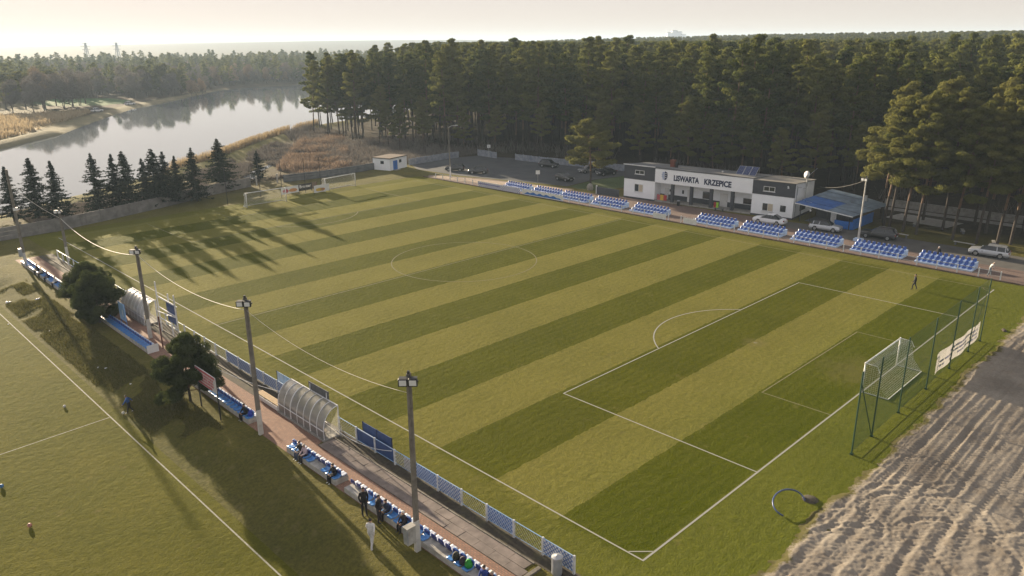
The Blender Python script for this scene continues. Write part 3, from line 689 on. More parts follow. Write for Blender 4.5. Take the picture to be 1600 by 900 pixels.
def scatter(name, pts, scl, meshes, label, cat=None, seed=3):
    """a far-off mass: geometry nodes set the same tree meshes on points"""
    src = bpy.data.collections.new(name + '_kinds')
    for k, pr in enumerate(meshes):
        parts = pr if isinstance(pr, (tuple, list)) else (pr,)
        # join the parts of one tree into one mesh
        vs, fs, mi, ms, tint, o = [], [], [], [], [], 0
        for me_ in parts:
            n_ = len(me_.vertices); a = np.empty(n_*3, np.float32); me_.vertices.foreach_get('co', a); vs.append(a.reshape(-1,3))
            base = len(ms); ms += list(me_.materials); tn = me_.attributes.get('tint')
            for p_ in me_.polygons: fs.append(tuple(j+o for j in p_.vertices)); mi.append(p_.material_index + base)
            if tn: b_ = np.empty(len(me_.polygons), np.float32); tn.data.foreach_get('value', b_); tint.append(b_)
            else: tint.append(np.full(len(me_.polygons), .5, np.float32))
            o += n_
        nm = bpy.data.meshes.new(name); nm.from_pydata(np.concatenate(vs).tolist(), [], fs)
        for mm in ms: nm.materials.append(mm)
        nm.polygons.foreach_set('material_index', mi); with_tint(nm, np.concatenate(tint)); nm.update()
        src.objects.link(bpy.data.objects.new('%s_kind' % name, nm))
    me_ = bpy.data.meshes.new(name); me_.from_pydata([tuple(map(float,p_)) for p_ in pts], [], [])
    a = me_.attributes.new('size', 'FLOAT', 'POINT'); a.data.foreach_set('value', np.asarray(scl, np.float32))
    o = link(name, me_); tag(o, label, cat, kind='stuff')
    ng = bpy.data.node_groups.new(name, 'GeometryNodeTree')
    ng.interface.new_socket('Geometry', in_out='INPUT', socket_type='NodeSocketGeometry'); ng.interface.new_socket('Geometry', in_out='OUTPUT', socket_type='NodeSocketGeometry')
    L = ng.links; gi = ng.nodes.new('NodeGroupInput'); go = ng.nodes.new('NodeGroupOutput')
    ip = ng.nodes.new('GeometryNodeInstanceOnPoints'); ci = ng.nodes.new('GeometryNodeCollectionInfo'); ci.inputs[0].default_value = src
    ci.inputs['Separate Children'].default_value = True; ci.inputs['Reset Children'].default_value = True
    ip.inputs['Pick Instance'].default_value = True
    rv = ng.nodes.new('FunctionNodeRandomValue'); rv.data_type = 'FLOAT_VECTOR'; rv.inputs[0].default_value = (0,0,0); rv.inputs[1].default_value = (.06,.06,6.283); rv.inputs['Seed'].default_value = seed
    ri = ng.nodes.new('FunctionNodeRandomValue'); ri.data_type = 'INT'; ri.inputs[4].default_value = 0; ri.inputs[5].default_value = len(meshes)-1; ri.inputs['Seed'].default_value = seed+1
    na = ng.nodes.new('GeometryNodeInputNamedAttribute'); na.data_type = 'FLOAT'; na.inputs[0].default_value = 'size'
    L.new(gi.outputs[0], ip.inputs['Points']); L.new(ci.outputs[0], ip.inputs['Instance']); L.new(rv.outputs[0], ip.inputs['Rotation'])
    L.new(ri.outputs[2], ip.inputs['Instance Index']); L.new(na.outputs[0], ip.inputs['Scale']); L.new(ip.outputs[0], go.inputs[0])
    md = o.modifiers.new('scatter', 'NODES'); md.node_group = ng; return o
scatter('pine_wood', np.stack([wx[NIND:], wy[NIND:], wz[NIND:]], 1), hs[NIND:], PINES, 'far pines of the wood receding to the horizon')

# spruces along the boundary wall
SPR = [spruce_mesh(200+i, 9.5, rm) for i, rm in enumerate((3.3,3.7,2.9,3.4))]
spr_lab = ['sparse young spruce at the left edge of the view, by the tallest pole','dense spruce left of the pair beside the lamp pole','airy spruce right of the pair beside the lamp pole',
 'first spruce of the right-hand row, left end','slim spruce second in the row behind the wall','tall spruce third in the row behind the wall','short thin spruce in the gap of the row','broad two-topped spruce mid row by the wall',
 'spruce leaning against the broad one mid row','small slim spruce behind the row at the water edge','dense dark spruce near the end of the row','large broad dark spruce at the right end of the row','squat lone spruce by the gate at the stream']
for i, (x, y, hh, v) in enumerate([(-1.5,119.5,8.6,2),(1.3,116.7,10.0,0),(3.9,115.5,9.3,2),(10.1,116.5,9.7,3),(12.9,115.7,9.4,2),(14.3,114.8,9.9,0),(17.2,114.8,8.3,2),(18.9,114.6,9.9,1),
      (20.4,113.9,9.2,2),(23.4,116.8,7.9,2),(25.4,114.2,9.3,3),(33.2,121.0,9.8,1),(42.8,125.1,6.1,3)]):
    place_tree(SPR[v], 'spruce_tree', spr_lab[i], 'tree', x, y, (hh/9.5*(1.3 if i in (7,11,12) else 1.15),)*2 + (hh/9.5,), i*1.3, 'spruces along the wall')
# three round mountain pines in the seats' embankment
RP = [pine_mesh(231, 6.5, base=.16, Rm=2.75, nb=34, per=520, leaf=.30, aspect=.19, trunk_r=.13, mt='needles_dark', clump=.80, flat=.8, topcut=1, lean=(.4,.2)),
      pine_mesh(232, 6.2, base=.10, Rm=2.7, nb=36, per=500, leaf=.30, aspect=.19, trunk_r=.13, mt='needles_dark', clump=.82, flat=.85, topcut=1)]
place_tree(RP[0], 'pine_tree', 'dark bushy pine standing beside the red and white billboard', 'tree', -8.9, 36.2, .80, .4)
place_tree(RP[1], 'pine_tree', 'dark round pine in front of the far dugout, nearer of the touching pair', 'tree', -7.8, 60.2, .80, 1.9)
place_tree(RP[1], 'pine_tree', 'dark round pine half hidden behind the other, nearer the far seats', 'tree', -7.2, 65.2, .78, 4.2)

# far bank of the lake: bare trees and dark conifers one can tell apart, then the far wood
BARE = [bare_mesh(300+i, 15, rm, mt=mt_) for i, (rm, mt_) in enumerate(((4.6,'twigs'),(5.4,'twigs'),(4.2,'twigs_tan')))]
fb = [(52,352,14,0),(58,345,15,1),(64,352,17,1),(66,362,18,2),(72,356,16,0),(78,366,17,1),(83,372,16,1),(88,380,15,0),(36,330,10,2),(24,318,12,2),(14,330,13,2),(118,402,14,1),(126,408,15,0),(134,398,12,1),(140,408,13,1),(147,402,9,2),(153,410,8,2),(160,418,9,2),(120,420,17,0),(108,430,16,1),(96,436,16,0),(168,432,10,0)]
for i, (x, y, hh, v) in enumerate(fb):
    place_tree(BARE[v], 'bare_tree', 'hazy leafless tree on the far bank of the lake', 'tree', x, y, hh/15, i*.9, 'leafless trees on the far bank')
for i, (x, y, hh) in enumerate([(60,366,17),(68,372,18),(75,378,17),(82,384,16),(54,372,16),(137,416,17),(142,420,18),(131,422,17),(148,418,15)]):
    place_tree(lone, 'pine_tree', 'hazy dark conifer among the leafless trees beyond the lake', 'tree', x, y, hh/13.5, i*1.1, 'conifers beyond the lake')
fx, fy = np.meshgrid(np.arange(-60, 560, 6.5), np.arange(380, 900, 7.5)); fx = (fx + g.uniform(-3,3,fx.shape)).ravel(); fy = (fy + g.uniform(-3,3,fy.shape)).ravel()
fl = lake_dist(fx, fy); ang = np.degrees(np.arctan2(fy - CAM_LOC[1], fx - CAM_LOC[0]))
kp = (fl > 14) & (ang > 45.3+6) & (ang < 45.3+36) & ~(((fx-91)**2/480 + (fy-398)**2/1200) < 1) & ((fy > 440) | (fx > 150) | (fy + .3*fx > 470)) & (fy > 400 + .0*fx)
fx, fy = fx[kp], fy[kp]; fz = ground_z(fx, fy)
FARP = [pine_mesh(260+i, 22, base=.18, Rm=rm, nb=24, per=70, leaf=.6, clump=1.6, flat=.7, topcut=1, trunk_r=.2) for i, rm in enumerate((4.6, 5.4))]
far_w = scatter('far_wood', np.stack([fx, fy, fz], 1), np.clip(.62+.15*g.normal(0,1,len(fx)), .36, .95)*(1 + .0*fx), [BARE[0], BARE[1], FARP[0], BARE[0], FARP[1], BARE[1], BARE[2]], 'hazy mixed wood beyond the lake', seed=9)

# reeds, scrub and rough grass: ground cover no one could count
def blades(name, pts, hts, w, mt, label, seed, lean=.25, n_per=1):
    r = np.random.default_rng(seed); n = len(pts); a = r.uniform(0, 6.283, n); t = np.stack([np.cos(a), np.sin(a), np.zeros(n)], 1)
    ww = (w*r.uniform(.6,1.4,n))[:,None]; tip = pts + np.stack([r.normal(0,lean,n)*hts, r.normal(0,lean,n)*hts, hts], 1)
    v = np.stack([pts - t*ww, pts + t*ww, tip + t*ww*.35, tip - t*ww*.35], 1).reshape(-1,3)
    o = link(name, with_tint(npmesh(name, v, np.arange(n*4).reshape(n,4), mt), r.uniform(0,1,n))); tag(o, label, kind='stuff'); return o
def pts_in(n, x0, x1, y0, y1, test, seed, clump=None):
    r = np.random.default_rng(seed); x = r.uniform(x0,x1,n); y = r.uniform(y0,y1,n); ld = lake_dist(x, y); k = test(x, y, ld)
    x, y = x[k], y[k]; return np.stack([x, y, ground_z(x, y) - .05], 1)
pp = pts_in(150000, 35, 108, 145, 216, lambda x,y,ld: (np.abs(ld-1.2) < 2.2) & (vnoise(x*.35,y*.35,61) > .34), 11)
blades('reeds', pp, np.random.default_rng(1).uniform(1.0,2.3,len(pp)), .05, M['reed'], 'pale dry reeds along the near lake shore', 1, .12)
pp = pts_in(60000, -40, 96, 190, 330, lambda x,y,ld: (ld > 11) & (ld < 62) & (y - 1.35*x > 150) & (vnoise(x*.09,y*.09,62) > .36), 12)
blades('reeds', pp, np.random.default_rng(2).uniform(.8,2.0,len(pp)), .16, M['reed'], 'tan reed bed on the far left bank', 2, .2)
pp = pts_in(60000, 52, 92, 124, 178, lambda x,y,ld: (ld > 14) & (x < 60 + (y-118)*.62) & (x > 47+(y-128)*.72) & (vnoise(x*.22,y*.22,63) > .33), 13)
blades('scrub', pp, np.random.default_rng(3).uniform(.4,1.7,len(pp))*(.4+.9*vnoise(pp[:,0]*.22,pp[:,1]*.22,63)), .07, M['scrub'], 'reddish dry scrub between stream and wood', 3, .35)
pp = pts_in(60000, 30, 76, 120, 185, lambda x,y,ld: (ld > 8) & (ld < 22) & (y > 122) & (x > 28) & (vnoise(x*.3,y*.3,64) > .42), 14)
blades('scrub', pp, np.random.default_rng(4).uniform(.3,1.1,len(pp)), .07, M['twigs'], 'grey brown scrub on the dyke slope', 4, .45)
pp = pts_in(60000, 0, 66, 112.5, 126, lambda x,y,ld: (y > np.interp(x, [-8,9,29,44,66],[109,112,119.5,125.5,120])) & (ld > 3), 15)
blades('scrub', pp, np.random.default_rng(5).uniform(.2,.8,len(pp)), .06, M['twigs'], 'low dry growth beneath the spruces', 5, .45)  # twig tone, duller than scrub, carries the shade behind the wall
pp = pts_in(60000, -12.6, -8.9, 30, 82, lambda x,y,ld: vnoise(x*.8,y*.5,66) > .36 - .3*(y > 44)*(y < 60), 16)
blades('rough_grass', pp, np.random.default_rng(6).uniform(.07,.22,len(pp)), .022, M['rough_grass'], 'rough unmown grass on the embankment', 6, .5)
pp = pts_in(70000, 60, 100, 122, 205, lambda x,y,ld: (ld > 5) & (x > 62 + (y-122)*.33) & (vnoise(x*.2,y*.2,68) > .3), 18)
blades('undergrowth', pp, np.random.default_rng(8).uniform(.3,1.5,len(pp)), .06, M['twigs'], 'grey brown thicket at the wood edge by the stream', 8, .4)
pp = pts_in(30000, 62, 116, -6, 160, lambda x,y,ld: in_wood(x-1.5, y) & (vnoise(x*.15,y*.15,67) > .5), 17)
blades('undergrowth', pp, np.random.default_rng(7).uniform(.4,2.2,len(pp)), .06, M['twigs'], 'thin brown undergrowth under the pines', 7, .3)

# ------------------------------------------------------------------ clubhouse
A_ = (79.4, 61.7); RZ = math.atan2(31.8-61.7, 82.3-79.4)
club = thing('clubhouse', 'long white and dark grey clubhouse with lettered fascia behind the blue seat blocks', 'clubhouse', (A_[0], A_[1], 0), RZ)
# local frame: x along the front from its left end, y away from the pitch
mb = MB()
for (x0, x1) in ((0, 6.1), (23.4, 30)):
    mb.box(x0, x1, 0, 8.6, .28, 3.4, 0); mb.box(x0-.02, x1+.02, -.02, 8.62, 0, .28, 1)
mb.box(6.1, 23.4, 2.1, 8.6, .28, 4.9, 0); mb.box(6.1, 23.4, 2.06, 8.62, 0, 1.05, 1)
mb.box(6.1, 23.4, .0, 2.06, 0, .22, 2)
# side of the right wing above the canopy, white
for xa, xb, zf in ((29.7,30.0,5.5),(0,.3,5.76)): mb.add([(x_,y_,z_) for x_ in (xa,xb) for y_,z_ in ((.31,3.4),(8.6,3.4),(8.6,4.95),(.31,zf))], [(0,1,2,3),(7,6,5,4),(0,4,5,1),(1,5,6,2),(2,6,7,3),(3,7,4,0)], 0)
mb.box(.3, 29.7, 8.3, 8.6, 3.4, 4.9, 0)
mb.build('wall', [M['white_wall'], M['plinth'], M['concrete']], club)
for (x0, x1, zt) in ((-.03, 6.08, 5.78), (23.42, 30.03, 5.52)):
    mb = MB(); mb.box(x0, x1, -.035, .3, 3.4, zt); mb.build('cladding', M['dark_wall'], club)
mb = MB(); mb.box(6.1, 23.4, -.06, .22, 3.32, 5.66); mb.box(6.1, 23.4, .22, 2.1, 3.3, 3.42); mb.build('fascia', M['white_wall'], club)
mb = MB()
mb.add([(-.15,-.1,5.80),(23.4,-.1,5.68),(23.4,8.9,4.98),(-.15,8.9,5.0),(-.15,-.1,5.92),(23.4,-.1,5.80),(23.4,8.9,5.1),(-.15,8.9,5.12)],
       [(3,2,1,0),(4,5,6,7),(0,1,5,4),(1,2,6,5),(2,3,7,6),(3,0,4,7)], 0)
mb.build('roof', [M['roof_felt']], club)
mb = MB()
mb.add([(23.45,-.1,5.54),(30.15,-.1,5.54),(30.15,8.9,4.98),(23.45,8.9,4.98),(23.45,-.1,5.64),(30.15,-.1,5.64),(30.15,8.9,5.08),(23.45,8.9,5.08)],
       [(3,2,1,0),(4,5,6,7),(0,1,5,4),(1,2,6,5),(2,3,7,6),(3,0,4,7)], 0)
rf = mb.build('roof', [mat('roof_grey', (.20,.19,.17), .85, var=.2, scale=.8, dirt=(.12,.11,.10))], club)
mb = MB(); mb.box(-.17, 6.1, -.16, -.06, 5.80, 5.95); mb.build('gutter', M['white_metal'], club)
for x in (9.4, 12.9, 16.45, 20.1):
    mb = MB(); mb.box(x-.24, x+.24, .02, .5, .2, 3.31); mb.build('column', M['dark_wall'], club)
mb = MB(); mb.box(7.0, 7.75, 3.4, 4.1, 5.3, 6.7); mb.box(6.92, 7.83, 3.32, 4.18, 6.7, 6.8); mb.build('chimney', M['brick_red'], club)
mb = MB(); mb.box(8.0, 8.35, 3.4, 3.75, 5.3, 6.5); mb.lathe([(.07,6.5),(.07,6.75),(.16,6.78),(.02,6.9)], 8, 8.17, 3.57); mb.build('flue', M['dark_metal'], club)
mb = MB(); mb.lathe([(.12,5.2),(.12,5.75),(.22,5.8),(.05,5.92)], 8, 16.9, 3.0); mb.build('roof_vent', M['grey_metal'], club)
def window(parent, x0, x1, z0, z1, y, cur=0, bars=1, dark=False, sill=True):
    mb = MB(); f = .07
    for (a, b_, c, d) in ((x0,x1,z0,z0+f),(x0,x1,z1-f,z1),(x0,x0+f,z0+f,z1-f),(x1-f,x1,z0+f,z1-f)): mb.box(a, b_, y-.06, y+.02, c, d)
    for k in range(bars): xm = x0 + (x1-x0)*(k+1)/(bars+1); mb.box(xm-.03, xm+.03, y-.055, y+.02, z0+f, z1-f)
    w = mb.build('window', M['dark_metal'] if dark else M['white_metal'], parent)
    mb = MB(); mb.box(x0+f, x1-f, y-.03, y-.005, z0+f, z1-f); mb.build('pane', M['glass'], w)
    if cur: mb = MB(); xm = (x0+x1)/2; mb.box(*( (xm+.03, x1-f) if cur > 0 else (x0+f, xm-.03)), y-.045, y-.034, z0+f, z1-f); mb.build('curtain', M['curtain'], w)
    if sill: mb = MB(); mb.box(x0-.08, x1+.08, y-.14, y-.0, z0-.07, z0-.01); mb.build('sill', M['white_metal'], w)
    return w
window(club, 2.2, 4.0, 4.38, 5.05, -.04); window(club, 2.15, 3.85, 1.3, 2.65, -.005, 1)
window(club, 25.2, 27.0, 4.0, 4.75, -.04); window(club, 25.2, 26.95, .9, 2.15, -.005, 1)
window(club, 28.06, 28.9, 1.1, 2.05, -.005, 0, 0, True, False)
window(club, 14.1, 15.4, 1.15, 2.3, 2.05, 0, 0, True); window(club, 21.2, 22.7, 1.15, 2.05, 2.05, 0, 1, True)
window(club, 7.9, 8.2, 1.6, 2.0, 2.05, 0, 0, True, False); window(club, 10.3, 10.6, 1.5, 2.1, 2.05, 0, 0, True, False)
def door(parent, x0, x1, z0, z1, y, mt):
    mb = MB(); mb.box(x0, x1, y-.05, y+.01, z0, z1); d = mb.build('door', mt, parent)
    mb = MB(); mb.box(x1-.16, x1-.06, y-.1, y-.052, z0+.95, z0+1.05); mb.build('handle', M['grey_metal'], d); return d
door(club, 11.3, 12.25, .22, 2.3, 2.04, M['white_board']); door(club, 7.0, 7.7, .22, 2.2, 2.04, M['white_board']); door(club, 17.2, 18.5, .22, 2.4, 2.04, M['white_board']); door(club, 19.0, 19.7, .22, 2.4, 2.04, M['white_board'])
def lettering(text, size, parent, x, z, y, mt, name='lettering', width=None, bold=.018, rot=(R(90),0,0)):
    cu = bpy.data.curves.new(name, 'FONT'); cu.body = text; cu.size = size; cu.offset = bold; cu.extrude = .02; cu.resolution_u = 3
    tmp = bpy.data.objects.new(name, cu); COL.objects.link(tmp); dg = bpy.context.evaluated_depsgraph_get()
    me = bpy.data.meshes.new_from_object(tmp.evaluated_get(dg)); bpy.data.objects.remove(tmp); me.name = name
    xs = [v.co.x for v in me.vertices]; w = max(xs) - min(xs); s = (width / w) if width else 1
    o = link(name, me, parent); me.materials.clear(); me.materials.append(mt); o.location = (x, y, z); o.rotation_euler = rot; o.scale = (s, 1, 1); return o
lettering('LISWARTA', 1.27, club, 9.63, 3.98, -.085, M['navy'], width=4.6, bold=.045); lettering('KRZEPICE', 1.27, club, 15.15, 3.93, -.085, M['navy'], width=4.7, bold=.045)
# striped crest: a shield half made of navy stripes, a solid half to the right
mb = MB()
for k in range(7):
    z = 3.98 + k*.19; hw = .58*math.sqrt(max(.05, 1-((k-3.2)/4.2)**2))
    mb.box(7.94-hw*(1.0-.1*(k%2)), 7.94-.05, -.085, -.062, z, z+.10, 1)
pr = [(7.94,3.82),(8.22,3.98),(8.42,4.3),(8.46,4.75),(8.38,5.15),(8.14,5.3),(7.94,5.36)]
mb.add([(x,-.085,z) for x,z in pr] + [(x,-.062,z) for x,z in pr], [tuple(range(7))] + [(i,(i+1)%7,(i+1)%7+7,i+7) for i in range(7)], 0)
for k in range(3): mb.box(8.02, 8.3, -.092, -.086, 4.25+k*.34, 4.36+k*.34, 2)
mb.build('crest', [M['navy'], mat('crest_blue', (.12,.2,.45), .6), M['white_board']], club)
mb = MB(); mb.box(28.9, 29.15, -.1, -.04, 4.75, 4.95); mb.lathe([(.05,4.95),(.12,5.0),(.12,5.12),(.02,5.16)], 8, 29.0, -.12); mb.build('wall_lamp', M['white_metal'], club)
mb = MB(); mb.tube([(30.05,.9,5.2),(30.05,.9,.3)], .05, 6); mb.build('downpipe', M['grey_metal'], club)
mb = MB(); mb.box(30.0, 30.05, 3.0, 5.4, .9, 2.2); mb.build('side_opening', M['black'], club)
mb = MB(); mb.bar((30.1, 1.0, 4.9), (30.1, 2.6, 4.7), .05); mb.bar((30.1,1.0,4.9),(30.1,1.0,3.7),.05); mb.build('cable_bracket', M['grey_metal'], club)
# things on or at the clubhouse
def L2W(x, y, z=0):
    c_, s_ = math.cos(RZ), math.sin(RZ); return (A_[0] + x*c_ - y*s_, A_[1] + x*s_ + y*c_, z)
sp = thing('solar_panel', 'row of three tilted solar panels on the flat clubhouse roof', 'solar panel', L2W(18.95, 3.4, 5.42), RZ)
for k in range(3):
    Mx = Matrix.Translation((k*1.12, 0, .1)) @ Matrix.Rotation(R(38), 4, 'X')
    mb = MB(); mb.box(0, 1.06, 0, 1.95, 0, .05, 1, Mx)
    for i in range(6):
        for j in range(10): mb.box(.05+i*.162, .05+i*.162+.152, .05+j*.187, .05+j*.187+.177, .052, .058, 0, Mx)
    mb.build('panel', [mat('solar_cell%d'%k if False else 'solar_cell', (.02,.035,.12), .2), M['grey_metal']], sp)
mb = MB()
for k in range(4): x = k*1.1; mb.bar((x,.05,0),(x,.05,.14),.05); mb.bar((x,1.5,-.12),(x,1.5,1.3),.05); mb.bar((x,.05,.02),(x,1.5,-.1),.05)
mb.build('frame', M['grey_metal'], sp)
dish = thing('satellite_dish', 'white satellite dish on a mast at the clubhouse right end', 'satellite dish', L2W(30.45, 3.6, 2.8), RZ)
mb = MB(); mb.tube([(0,0,.0),(0,0,3.7)], .06, 6); mb.bar((-.4,0,1.6),(0,0,1.6),.06); mb.build('mast', M['grey_metal'], dish)
mb = MB(); prof = [(.001,0),(.25,.02),(.5,.08),(.62,.13)]
mb.lathe(prof, 18); me = mb.mesh('reflector', M['white_metal'], True); o = link('reflector', me, dish); o.location = (0,-.12,3.75); o.rotation_euler = (R(78),0,R(-12)); o.scale = (.75,.95,1)
mb = MB(); mb.tube([(0,-.1,3.5),(.1,-.75,3.7)], .025, 5); mb.box(.04,.16,-.85,-.72,3.64,3.78); mb.build('feed_arm', M['grey_metal'], dish)
ae = thing('aerial', 'thin slanting aerial rod behind the white dish', 'aerial', L2W(30.3, 4.4, 4.6)); mb = MB(); mb.bar((0,0,0),(0,0,1.6),.05); mb.bar((0,0,1.6),(.5,-1.1,2.9),.04); mb.build('rod', M['grey_metal'], ae)
def benchy(name, label, cat, x, y, rz, cols):
    t = thing(name, label, cat, L2W(x, y), RZ+rz); return t
t = thing('banner_stack', 'red and yellow folded board leaning under the left end of the colonnade', 'board', L2W(6.3, .62, .22), RZ)
for i, mm in enumerate(('pink_red','yellow','red')): mb = MB(); mb.box(.05+i*.62, .05+i*.62+.6, -.1, -.02, .02, .95); mb.build('panel', M[mm], t)
t = thing('banner_stack', 'red and lime coloured board leaning by the third dark column', 'board', L2W(16.8, .62, .22), RZ)
for i, mm in enumerate(('red','lime')): mb = MB(); mb.box(.05+i*.42, .05+i*.42+.4, -.1, -.02, .02, .9); mb.build('panel', M[mm], t)
t = thing('waste_bin', 'small black bin standing before the clubhouse colonnade', 'bin', L2W(11.2, -.9)); mb = MB(); mb.lathe([(.24,0),(.3,.75),(.32,.78),(.28,.8)], 12); mb.build('barrel', M['black'], t); mb = MB(); mb.lathe([(.31,.81),(.26,.92),(.05,.98)], 12); mb.build('lid', M['steel_bin'], t)
t = thing('garden_bench', 'dark bench in front of the colonnade near the third column', 'bench', L2W(18.4, -.7), RZ); mb = MB(); mb.box(-.8,.8,-.2,.2,.42,.47); mb.build('seat', M['wood_grey'], t)
for sx in (-.65,.65): mb = MB(); mb.box(sx-.04,sx+.04,-.18,.18,0,.42); mb.build('leg', M['dark_metal'], t)
# blue canopy and the bar hut
can = thing('bar_canopy', 'blue and grey sloping sheet canopy over a blue walled bar beside the clubhouse', 'canopy', (0,0,0))
def can_pt(px, py, z): return (px, py, z)
rows = [((82.1,31.5,2.78),(91.3,29.9,3.78)), ((81.6,26.2,2.45),(90.8,24.6,3.3)), ((81.1,22.3,2.15),(90.2,20.6,2.75))]
for k, mm in ((0,'canopy_blue'),(1,'canopy_grey')):
    (a, b_), (c, d) = rows[k], rows[k+1]; nseg = 6 if k == 0 else 5
    for i in range(nseg):
        t0, t1 = i/nseg, (i+1)/nseg; e = .006
        P4 = [Vector(a).lerp(Vector(b_), t0+e), Vector(c).lerp(Vector(d), t0+e), Vector(c).lerp(Vector(d), t1-e), Vector(a).lerp(Vector(b_), t1-e)]
        mb = MB(); dz = Vector((0,0,.05)); up = Vector((0,0,.04*(i%2) + .08*k*0))
        mb.add([p_+up for p_ in P4] + [p_+up+dz for p_ in P4], [(3,2,1,0),(4,5,6,7),(0,1,5,4),(1,2,6,5),(2,3,7,6),(3,0,4,7)])
        mb.build('roof_sheet', M['canopy_blue'] if (k == 0 and i < 3) else M['canopy_grey'], can)
mb = MB(); mb.bar((82.1,31.5,2.74),(81.1,22.3,2.11),.1,.14); mb.build('front_edge', M['white_metal'], can)
for x, y, z in ((82.3,30.6,2.7),(81.8,26.2,2.4),(81.4,22.8,2.15),(90.2,29,3.6),(89.8,21.2,2.7)): mb = MB(); mb.box(x-.06,x+.06,y-.06,y+.06,0,z); mb.build('post', M['dark_metal'], can)
mb = MB(); mb.box(82.0,82.1,22.6,25.2,0,1.15); mb.box(82.1,89.5,22.5,22.6,0,1.5); mb.build('counter_wall', M['blue_paint'], can)
mb = MB(); mb.box(83.2,89.8,23.0,30.2,0,.06); mb.box(86.5,86.7,23.0,30.0,.06,2.5); mb.build('back_wall', M['wood_grey'], can)
mb = MB(); mb.box(83.4,83.5,25.6,26.4,0,2.0); mb.build('door', M['white_metal'], can)
mb = MB(); mb.box(89.0,89.3,23.6,23.9,2.6,3.9); mb.build('vent_pipe', M['grey_metal'], can)
lb = thing('globe_lamp', 'small globe lamp on a post under the blue canopy edge', 'lamp', (81.2, 28.6, 0)); mb = MB(); mb.tube([(0,0,0),(0,0,2.0)], .035, 6); mb.build('post', M['dark_metal'], lb); mb = MB(); mb.sphere((0,0,2.12), .14, 10); mb.build('globe', M['white_board'], lb, True)
# long low wall and slabs under the pines
mb = MB(); mb.box(103.0,103.25,-6,26,0,1.1); mb.box(102.95,103.3,-6,26,1.1,1.18); o = mb.build('low_wall', M['concrete'], None); tag(o, 'long low grey wall among the pines behind the bar', 'wall')
sheet('paved_square', [(92.5,13.2),(97.6,12.3),(98.6,21.5),(94.0,22.5)], .02, M['concrete_pale']); sheet('lane', [(100,-20),(102.3,-20),(102.3,26),(100,26)], .014, M['concrete'])
for i, (x, y, rz, lab) in enumerate([(82.6,16.3,1.5,'pale plank bench behind the black estate car'),(83.2,8.2,1.5,'long pale plank bench between the right-hand pines and the road'),(91.0,10.6,.4,'short pale bench among the pines, beyond the long bench'),(86.6,5.6,.3,'pale bench end beside the pine behind the silver estate'),(91.0,17.0,.2,'pale table plank beside the paved square')]):
    t = thing('plank_bench', lab, 'bench', (x, y, 0), rz + (0 if i > 1 else .0), 'benches under the pines')
    L = 2.6 if i < 2 else 1.7
    mb = MB(); mb.bevbox(-L/2, L/2, -.2, .2, .42, .48, .01); mb.build('seat', M['concrete_pale'], t)
    for sx in (-L/2+.25, L/2-.25): mb = MB(); mb.box(sx-.07, sx+.07, -.16, .16, 0, .42); mb.build('leg', M['wood_grey'], t)

# ------------------------------------------------------------------ kiosk, barrier walls, boundary wall, signs
kk = thing('kiosk', 'small white flat-roofed hut with a blue door by the car park', 'hut', (68.6, 116.2, 0), math.atan2(1.75, 5.9))
mb = MB(); mb.box(0, 6.1, 0, 4.6, 0, 2.5); mb.build('wall', M['white_wall'], kk)
mb = MB(); mb.box(-.15, 6.25, -.15, 4.75, 2.5, 2.62, 0); mb.box(-.05,6.15,-.05,4.65,2.62,2.66,1); mb.build('roof', [M['dark_metal'], M['roof_brown']], kk)
d = door(kk, 1.15, 2.65, .05, 2.0, 0, M['blue_paint']); mb = MB(); mb.box(1.88,1.92,-.065,-.052,.05,2.0); mb.build('door_gap', M['navy'], d)
window(kk, 3.3, 4.1, 1.35, 2.0, 0, 0, 0, True, False)
w = None
mb = MB(); mb.box(-.03,.0,1.6,2.5,1.35,2.0); w = mb.build('window', M['dark_metal'], kk); mb = MB(); mb.box(-.045,-.031,1.68,2.42,1.42,1.93); mb.build('pane', M['glass'], w)
mb = MB(); mb.box(1.05,2.75,-.9,-.02,0,.05); mb.build('step', M['concrete'], kk)
def panel_wall(name, label, pts, h, mt, step=2.6, cap=True, cat='wall', thick=.14, post_m=None):
    t = thing(name, label, cat, (pts[0][0], pts[0][1], 0)); ox, oy = pts[0]; post_m = post_m or mt
    for (x0, y0), (x1, y1) in zip(pts[:-1], pts[1:]):
        Ls = math.hypot(x1-x0, y1-y0); n = max(1, round(Ls/step)); a = math.atan2(y1-y0, x1-x0)
        for k in range(n):
            Mx = Matrix.Translation((x0-ox + (x1-x0)*k/n, y0-oy + (y1-y0)*k/n, rnd.uniform(-.03,.03))) @ Matrix.Rotation(a + rnd.uniform(-.01,.01), 4, 'Z'); w_ = Ls/n
            mb = MB()
            for q in range(3): mb.bevbox(.06, w_-.06, -thick/2, thick/2, h*q/3 + .0, h*(q+1)/3 - .02, .015, 0, Mx)
            mb.build('panel', mt, t)
            mb = MB(); mb.bevbox(-.09, .06, -.1, .1, -.1, h+.08, .02, 0, Mx); mb.build('post', post_m, t)
    return t
panel_wall('barrier_wall', 'grey graffiti-smudged panel wall from the hut along the car park back', [(76.4,119.6),(84,120.2),(92.1,120.6)], 1.45, M['graffiti'])
panel_wall('barrier_wall', 'short grey panel wall at the car park back corner, right of the earth gap', [(97.3,119.5),(97.0,112.5)], 1.5, M['graffiti'])
panel_wall('barrier_wall', 'grey panel wall right of the car park entrance, running behind the dark cars', [(98.3,107.6),(99.0,98),(101.5,86),(103,74),(102,62)], 1.4, M['graffiti'])
panel_wall('boundary_wall', 'long grey concrete panel wall under the row of spruces', [(-26,104),(-8,106.0),(1,106.8),(8,109.0),(18,112.5),(28.5,117.2),(38.8,120.6)], 1.85, mat('wall_grey', (.20,.19,.175), .9, var=.25, scale=1, bmp=.2, dirt=(.12,.115,.10)), 2.5)
